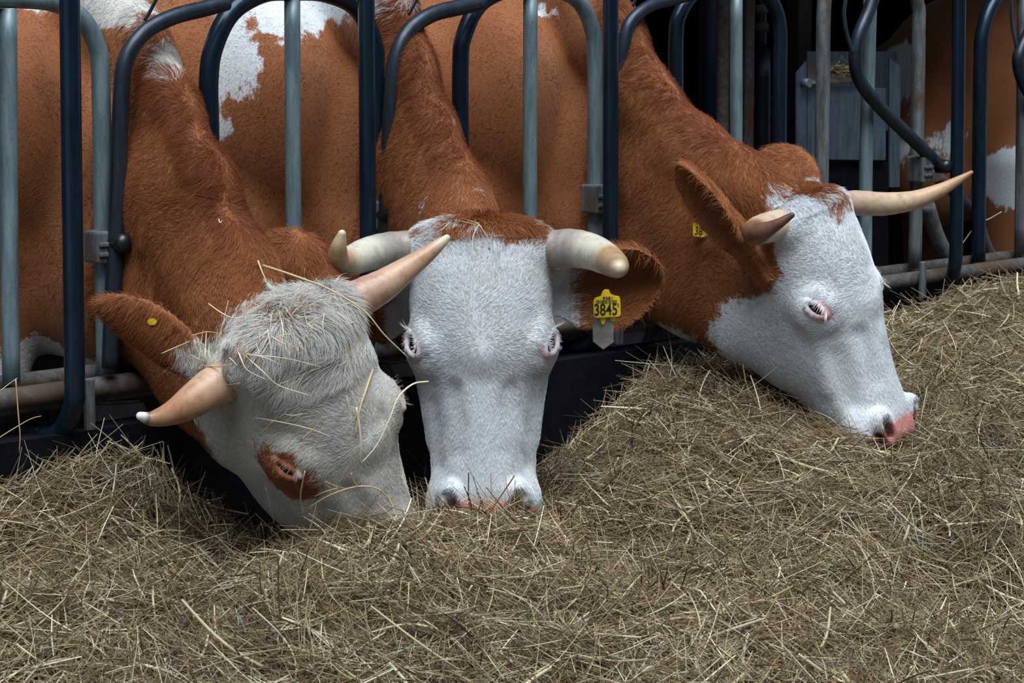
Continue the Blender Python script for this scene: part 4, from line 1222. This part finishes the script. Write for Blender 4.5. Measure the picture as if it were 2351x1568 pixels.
# surface finder: where does the view ray through a pixel meet a cow
TREES = []
for root, prims, V in COWS:
    me = [c for c in root.children if c.name.split('.')[0] == "body"][0].data
    TREES.append(BVHTree.FromPolygons([v.co for v in me.vertices], [tuple(p.vertices) for p in me.polygons]))
def hit_Y(px, py, which=None):
    o = Vector((0, 0, CAM_H)); d = Vector(ray(px, py)).normalized()
    best = None
    for i, t in enumerate(TREES):
        if which is not None and i not in which: continue
        h = t.ray_cast(o, d)
        if h[0] is not None and (best is None or h[3] < best[0]): best = (h[3], h[0].y)
    return best[1] if best else None
def tag_on(px, py, poly, par, which, lift=0.006, label=None):
    Y = (hit_Y(px, py, which) or 4.0) - lift
    o = prism("ear_tag", [pt(px + a, py + b, Y) for a, b in poly], (0, 1, 0), 0.0025, M['tag'], par, 0.0005)
    if label: o["label"] = label
    return o, Y
circ = lambda rx, ry, n=14: [(rx * math.cos(2 * math.pi * k / n), ry * math.sin(2 * math.pi * k / n)) for k in range(n)]
tag_on(349, 739, circ(11, 8), rc1, [0], 0.004, "round yellow tag stud")
tag_on(670, 651, [(-10, 14), (-4, 4), (-3, -12), (1, -16), (5, -14), (6, 14)], rc1, [0], 0.010, "narrow yellow ear tag")
tag_on(1804, 434, circ(7, 9), rc3, [2], 0.006, "small yellow tag stud")
t3, y3 = tag_on(1608, 531, [(-17, -18), (17, -18), (17, 10), (10, 14), (-14, 12), (-17, 9)], rc3, [2], 0.012, "yellow ear tag half hidden in the ear")
text_part("tag_number", "38", pt(1604, 531, y3 - 0.0008), (1, 0, -0.12), (0.12, 0, 1), 0.026, M['ink'], t3, 0.7)

# ================================================================== things standing behind the barrier on the right
def bpost(name, px0, px1, wpx, off, mat, label, cat="post", y0=-140, y1=700, squash=None, group="posts behind the barrier"):
    a, b = fpt(px0, y0, off), fpt(px1, y1, off)
    b[2] = 0.08
    r = wpx / 2 * a[1] / F
    if squash is None:
        o = tube(name, spline([a, (a + b) / 2, b], 6), r, mat, None, 18)
    else:
        c = (a + b) / 2
        o = box(name, c, AX, (r / 0.9, r * squash, abs(a[2] - b[2]) / 2), mat, None, 0.004)
    return tag(o, label, cat, group)
bpost("stall_post", 1626, 1628, 40, 0.75, M['blue'], "dark blue-black post nearest the pink-nosed cow's neck", squash=0.7)
bpost("stall_post", 1660, 1660, 29, 0.62, M['rusty'], "round rusty brown post beside the dark one")
bpost("stall_post", 1718, 1716, 28, 0.66, M['rusty'], "flat rust-stained post left of the thin pipe", squash=0.4)
bpost("stall_post", 1752, 1750, 36, 0.80, M['bluegrey'], "blue-grey post topped by a thinner pipe fitting", y0=112)
o = tube("pipe_fitting", spline([fpt(1750, -140, 0.80), fpt(1750, 0, 0.80), fpt(1750, 112, 0.80)], 5), 0.013, M['bluegrey'], None, 14)
tag(o, "thin vertical pipe standing on the blue-grey post", "pipe")
for y_, w_ in ((20, 0.02), (62, 0.019)):
    c = fpt(1750, y_, 0.80)
    cl = tube("collar", [c - UP * 0.012, c + UP * 0.012], w_, M['galv_dirty'], o, 14)
bpost("roof_column", 1833, 1831, 44, 0.95, M['redbrown'], "wide dark red roof column left of the water trough", "column", squash=0.8, group=None)

tr = empty("water_trough", fpt(1945, 380, 0.5), "galvanised steel water trough with hay on its rim behind the barrier", "trough")
M['sheet'] = mat_steel("galvanised_sheet", (0.11, 0.15, 0.19), (0.06, 0.085, 0.115), (0.07, 0.05, 0.045), 0.35, 0.45, 0.35)
o_ = 0.50
prism("front_panel", [fpt(1853, 196, o_), fpt(2034, 202, o_), fpt(2034, 368, o_), fpt(1853, 366, o_)], NB, 0.006, M['sheet'], tr, 0.001)
prism("side_flange", [fpt(1829, 168, o_ - 0.03), fpt(1852, 140, o_ - 0.03), fpt(1852, 392, o_ - 0.03), fpt(1829, 392, o_ - 0.03)], NB, 0.006, M['sheet'], tr, 0.001)
prism("side_flange", [fpt(2042, 132, o_ + 0.05), fpt(2068, 152, o_ + 0.05), fpt(2066, 430, o_ + 0.05), fpt(2042, 430, o_ + 0.05)], NB, 0.006, M['sheet'], tr, 0.001)
prism("rim", [fpt(1853, 146, o_ + 0.10), fpt(1964, 160, o_ + 0.10), fpt(1975, 188, o_ - 0.02), fpt(1853, 198, o_ - 0.02)], UP, 0.006, M['rusty'], tr, 0.001)
prism("back_panel", [fpt(1853, 118, o_ + 0.25), fpt(2060, 118, o_ + 0.25), fpt(2060, 300, o_ + 0.25), fpt(1853, 300, o_ + 0.25)], NB, 0.006, M['sheet'], tr, 0.001)
prism("lower_panel", [fpt(1846, 372, o_ + 0.02), fpt(2040, 372, o_ + 0.02), fpt(2040, 640, o_ + 0.02), fpt(1846, 640, o_ + 0.02)], NB, 0.01, M['kerb'], tr, 0.001)
c = fpt(1846, 190, o_ - 0.035)
tube("bolt", [c + NB * 0.01, c - NB * 0.02], 0.013, M['galv'], tr, 12)
tube("outlet_pipe", spline([fpt(1846, 190, o_ - 0.03), fpt(1862, 190, o_ - 0.03), fpt(1876, 194, o_ - 0.03)], 4), 0.007, M['galv'], tr, 12)
# lower dirty brace of the opened bay and a leaning strut
pipe_px("lower_brace", [(2150, 405), (2190, 440), (2240, 500), (2262, 560), (2282, 600)], 0.14, 0.017, M['rusty'], b4)
pipe_px("lower_brace", [(2128, 470), (2150, 540), (2185, 612)], 0.16, 0.022, M['galv_dirty'], b4)

# ---- a further cow standing further back on the right
O4 = np.array([1.20, 6.95, 0.0])
b4dir = np.array([0.82, 0.572, 0.0])
fr4 = Frame(O4 + np.array([-0.05, 0.62, 0.95]), np.array([0.8, 0.55, 0.1]), np.array([-0.4, 0.45, -0.8]), 0.95)
l4 = np.cross(UP, b4dir)
nk = lambda s, y, h: O4 + b4dir * s + l4 * y + UP * h
pr4 = body_prims(O4, b4dir, -0.02)
pr4 += [Cap(nk(0.35, 0, 1.15), fr4.P((0, 0.10, -0.10)), 0.17, 0.11, 0.08), Cap(nk(0.30, 0, 0.95), fr4.P((0, 0.18, -0.14)), 0.17, 0.11, 0.08)]
pr4 += head_prims(fr4)
for g in (-1, 1):
    pr4 += ear_prims(fr4.P((g * 0.13, 0.08, -0.12)), fr4.P((g * 0.32, 0.07, -0.16)), fr4.Vv((0, 0.2, 1)), 0.055)
Bf = np.array([DIR, NB, UP])
pc = np.array([(g.lo + g.hi) / 2 @ Bf.T for g in pr4]); prr = np.array([np.max(g.hi - g.lo) / 2 for g in pr4])
lo4, hi4 = (pc - prr[:, None]).min(0), (pc + prr[:, None]).max(0)
lo4[2], hi4[2] = 0.02, 1.6
V4, Q4, G4 = surface_nets(pr4, lo4, hi4, [(lo4, hi4, 0.020)])
f4 = np.full(len(V4), 0.30)
for c, r in ((pt(2050, 170, 6.75), 0.20), (pt(2150, 40, 6.7), 0.11), (pt(2175, 120, 6.7), 0.06), (pt(2190, 350, 6.7), 0.12), (pt(2330, 400, 6.9), 0.11), (pt(2080, 330, 6.7), 0.12)):
    f4 = np.minimum(f4, np.linalg.norm((V4 - c) / np.array([1, 2.5, 1]), axis=1) - r)
f4 = np.clip(f4, -0.2, 0.2) + 0.03 * vnoise(V4, 14, 3)
me4 = quad_mesh("cow_body", V4, Q4, cow3['mat'])
for nm, arr in (("coat", f4), ("pink", 0 * f4), ("dark", 0 * f4)):
    a = me4.attributes.new(nm, 'FLOAT', 'POINT'); a.data.foreach_set("value", arr.astype(np.float32))
c4 = empty("cow", (O4[0], O4[1], 0.08), "patchy brown and white cow standing in shade behind the rightmost bars", "cow")
bo4 = bpy.data.objects.new("body", me4); col.objects.link(bo4); parent(bo4, c4)
# ================================================================== loose straws on heads and rails
M['loose'] = mat_attr("loose_straw", 0.5, 0.35)
def straw_obj(name, pts, wpx, colr, label, group=None, cat="straw", which=None, lift=0.006, Yfix=None, squash=1.0, seg=6, taper=0.5):
    rows = []
    last = None
    for i, (x, y) in enumerate(pts):
        Y = Yfix if Yfix is not None and np.isscalar(Yfix) else (Yfix[i] if Yfix is not None else hit_Y(x, y, which))
        if Y is None: Y = last
        else: Y = Y - (lift if Yfix is None else 0)
        rows.append((x, y, Y)); last = Y or last
    first = next((r[2] for r in rows if r[2] is not None), 4.0)
    rows = [(x, y, Y if Y is not None else first) for x, y, Y in rows]
    # a stiff stalk does not follow every hollow
    ys = np.array([r[2] for r in rows])
    if len(ys) > 2 and Yfix is None:
        ys = np.minimum(ys, np.interp(np.arange(len(ys)), [0, len(ys) - 1], [ys[0], ys[-1]]) + 0.004)
    P = np.array([pt(x, y, Y) for (x, y, _), Y in zip(rows, ys)])
    S = spline(P, 5)
    r = 0.8 * wpx / 2 * ys.mean() / F
    R = r * np.interp(np.linspace(0, 1, len(S)), [0, 0.3, 1], [0.85, 1, taper])
    v, f = tube_geo(S, R, seg, None if squash == 1 else (0, -1, 0.2), squash)
    o = mesh_obj(name, v, f, M['loose'])
    a = o.data.attributes.new("col", 'FLOAT_COLOR', 'POINT')
    a.data.foreach_set("color", np.tile(np.array([*colr, 1.0], np.float32), len(v)))
    return tag(o, label, cat, group)
PALE, TAN, DRY, GREEN = (0.70, 0.60, 0.40), (0.55, 0.40, 0.22), (0.45, 0.30, 0.16), (0.34, 0.42, 0.30)
straw_obj("hay_stalk", [(603, 609), (650, 624), (700, 642), (755, 664), (835, 713), (882, 768), (938, 822)], 6.5, TAN, "long thick straw stalk lying across the straw-strewn cow's poll towards the front-facing cow", which=[0], Yfix=[3.74, 3.735, 3.73, 3.725, 3.715, 3.72, 3.73], seg=8)
straw_obj("grass_blade", [(612, 652), (628, 668), (646, 688), (662, 706)], 17, GREEN, "broad green grass blade on the crest behind the straw-strewn cow's poll", which=[0], squash=0.2, lift=0.012, cat="grass")
straw_obj("hay_stalk", [(592, 598), (601, 622), (614, 652)], 5, PALE, "short pale stalk rising from the green grass blade", which=[0], lift=0.012)
straw_obj("hay_stalk", [(856, 848), (842, 890), (826, 940), (815, 1002)], 8, TAN, "thick broken straw standing on the straw-strewn cow's forehead whorl", which=[0], lift=0.012)
straw_obj("hay_stalk", [(818, 935), (826, 985), (829, 1030), (828, 1064)], 7, PALE, "pale straw bent down the straw-strewn cow's nose", which=[0], lift=0.014)
straw_obj("hay_stalk", [(984, 876), (948, 882), (915, 912), (893, 965), (865, 1022), (829, 1064)], 6, PALE, "long arched grass stem curving from the straw-strewn cow's nose to the front-facing cow's cheek", which=[0], Yfix=[3.70, 3.68, 3.66, 3.645, 3.635, 3.625])
straw_obj("hay_stalk", [(705, 1168), (760, 1136), (822, 1117), (870, 1124), (900, 1160), (912, 1195)], 6, TAN, "curled straw arching over the straw-strewn cow's muzzle", which=[0], lift=0.016)
straw_obj("hay_stalk", [(586, 959), (640, 968), (710, 984), (760, 1003)], 4, PALE, "straight thin straw above the straw-strewn cow's brown eye patch", which=[0], lift=0.01)
ex1 = [[(344, 888), (380, 852), (415, 815)], [(370, 812), (404, 797), (436, 783)], [(447, 905), (456, 830), (466, 757)], [(462, 892), (470, 820), (474, 760)], [(440, 770), (480, 762), (522, 772)],
       [(455, 838), (500, 842), (548, 836)], [(540, 790), (552, 820), (568, 850), (612, 872)], [(545, 800), (600, 850), (640, 885), (712, 908)], [(478, 697), (515, 722), (548, 730), (640, 720)],
       [(566, 815), (650, 822), (738, 842)], [(568, 812), (610, 822), (645, 838)], [(700, 1082), (690, 1140), (698, 1185)], [(668, 690), (690, 684), (720, 706)], [(745, 690), (775, 740), (798, 772)],
       [(640, 712), (650, 760), (645, 800)], [(694, 700), (704, 740), (712, 775)], [(820, 700), (822, 730), (824, 752)], [(432, 920), (445, 960), (452, 978)], [(500, 780), (512, 742), (524, 690)],
       [(592, 1000), (610, 985), (626, 968)], [(690, 1010), (720, 985), (742, 955)], [(610, 1120), (622, 1165), (630, 1205)], [(790, 860), (815, 900), (842, 915)], [(470, 850), (478, 880), (470, 905)]]
L1 = "longer dry straw sprawled across the straw-strewn cow's head"
for q in ex1:
    straw_obj("straw", q, random.choice([3.2, 3.8, 4.4]), random.choice([PALE, PALE, TAN, DRY]), L1, "loose straws on the straw-strewn cow's head", which=[0], lift=0.024 + 0.012 * random.random())
rs = random.Random(12)
LR = {500: "thin straw scrap tangled at the base of the straw-strewn cow's near horn", 640: "thin straw scrap caught in the shaggy hair of the straw-strewn cow's poll",
      760: "thin straw scrap below the straw-strewn cow's far horn", 700: "thin straw scrap lying on the straw-strewn cow's forehead", 800: "thin straw scrap on the straw-strewn cow's nose by the hay"}
for (cx, cy, sx, sy, n) in ((500, 830, 60, 55, 14), (640, 760, 75, 55, 14), (760, 720, 45, 50, 9), (700, 900, 110, 70, 8), (800, 1120, 60, 40, 5)):
    for _ in range(n):
        x, y = cx + rs.uniform(-sx, sx), cy + rs.uniform(-sy, sy)
        a, l = rs.uniform(0, math.pi), rs.uniform(22, 60)
        bnd = rs.uniform(-0.25, 0.25) * l
        dx, dy = math.cos(a) * l / 2, math.sin(a) * l / 2
        q = [(x - dx, y - dy), (x - dy / l * bnd, y + dx / l * bnd), (x + dx, y + dy)]
        if hit_Y(x, y, [0]) is None: continue
        straw_obj("straw", q, rs.uniform(2.2, 3.8), rs.choice([PALE, PALE, TAN, DRY, (0.6, 0.5, 0.3)]), LR[cx], "loose straws on the straw-strewn cow's head", which=[0], lift=(0.034 if cy < 860 else 0.010) + 0.014 * rs.random())
L2 = "fine pale straw lying on the front-facing cow's brown poll"
for q in ([(1012, 530), (1035, 508), (1056, 490)], [(1034, 505), (1070, 510), (1106, 520)], [(1085, 525), (1096, 512), (1122, 548)], [(1100, 515), (1086, 545), (1085, 600)], [(1030, 500), (1066, 504), (1098, 512)]):
    straw_obj("straw", q, 2.8, PALE, L2, "loose straws on the front-facing cow's poll", which=[1], lift=0.015)
straw_obj("straw", [(502, 502), (505, 511), (511, 506)], 3, (0.8, 0.76, 0.7), "tiny pale chaff fleck on the straw-strewn cow's neck crest", which=[0], lift=0.012)
straw_obj("straw", [(2078, 985), (2082, 995), (2085, 1006)], 3.5, PALE, "short straw stuck to the pink-nosed cow's pink nose", which=[2], lift=0.01)
straw_obj("straw", [(1126, 1080), (1128, 1120), (1130, 1165)], 3, DRY, "upright stem standing before the front-facing cow's nose", which=[1], lift=0.02)
straw_obj("straw", [(1160, 1090), (1166, 1130), (1182, 1175)], 3, DRY, "curved stem leaning on the front-facing cow's nostril", which=[1], lift=0.02)
straw_obj("hay_stalk", [(36, 870), (42, 950), (46, 1000), (44, 1040)], 4, TAN, "seed-headed grass stem hanging over the rusty rail", Yfix=3.80)
straw_obj("hay_stalk", [(0, 898), (20, 882), (40, 868)], 3, PALE, "short straw leaning from the rail at the left edge", Yfix=3.80)
straw_obj("hay_stalk", [(-10, 1010), (30, 985), (70, 962), (95, 955)], 3.5, TAN, "bent straw resting across the hooked foot of the leftmost post", Yfix=3.83)
Yb = fpt(2240, 505, 0.12)[1] - 0.01
straw_obj("hay_stalk", [(2205, 566), (2232, 528), (2248, 508)], 4, PALE, "straw caught on the dirty brace behind the right barrier", Yfix=Yb)
straw_obj("hay_stalk", [(2240, 500), (2262, 506), (2300, 486)], 3.5, PALE, "straw wisp sticking out right of the dirty brace", Yfix=Yb)
# wisps of hay on the trough rim
nw = 60
cw = np.array([fpt(rs.uniform(1900, 1962), rs.uniform(158, 186), 0.52) for _ in range(nw)])
dw = rng.normal(0, 1, (nw, 3)) * [1, 1, 0.25]; dw /= np.linalg.norm(dw, axis=1)[:, None]
kw = np.linspace(-0.5, 0.5, 4)
Pw = cw[:, None, :] + dw[:, None, :] * kw[None, :, None] * 0.09 + np.array([0, 0, 0.012])
tag(curves_obj("hay_wisps", Pw, np.full((nw, 4), 0.0010), PAL[rng.integers(0, 3, nw)], M['straw']), "few wisps of hay lying on the water trough rim", "hay", None, "stuff")
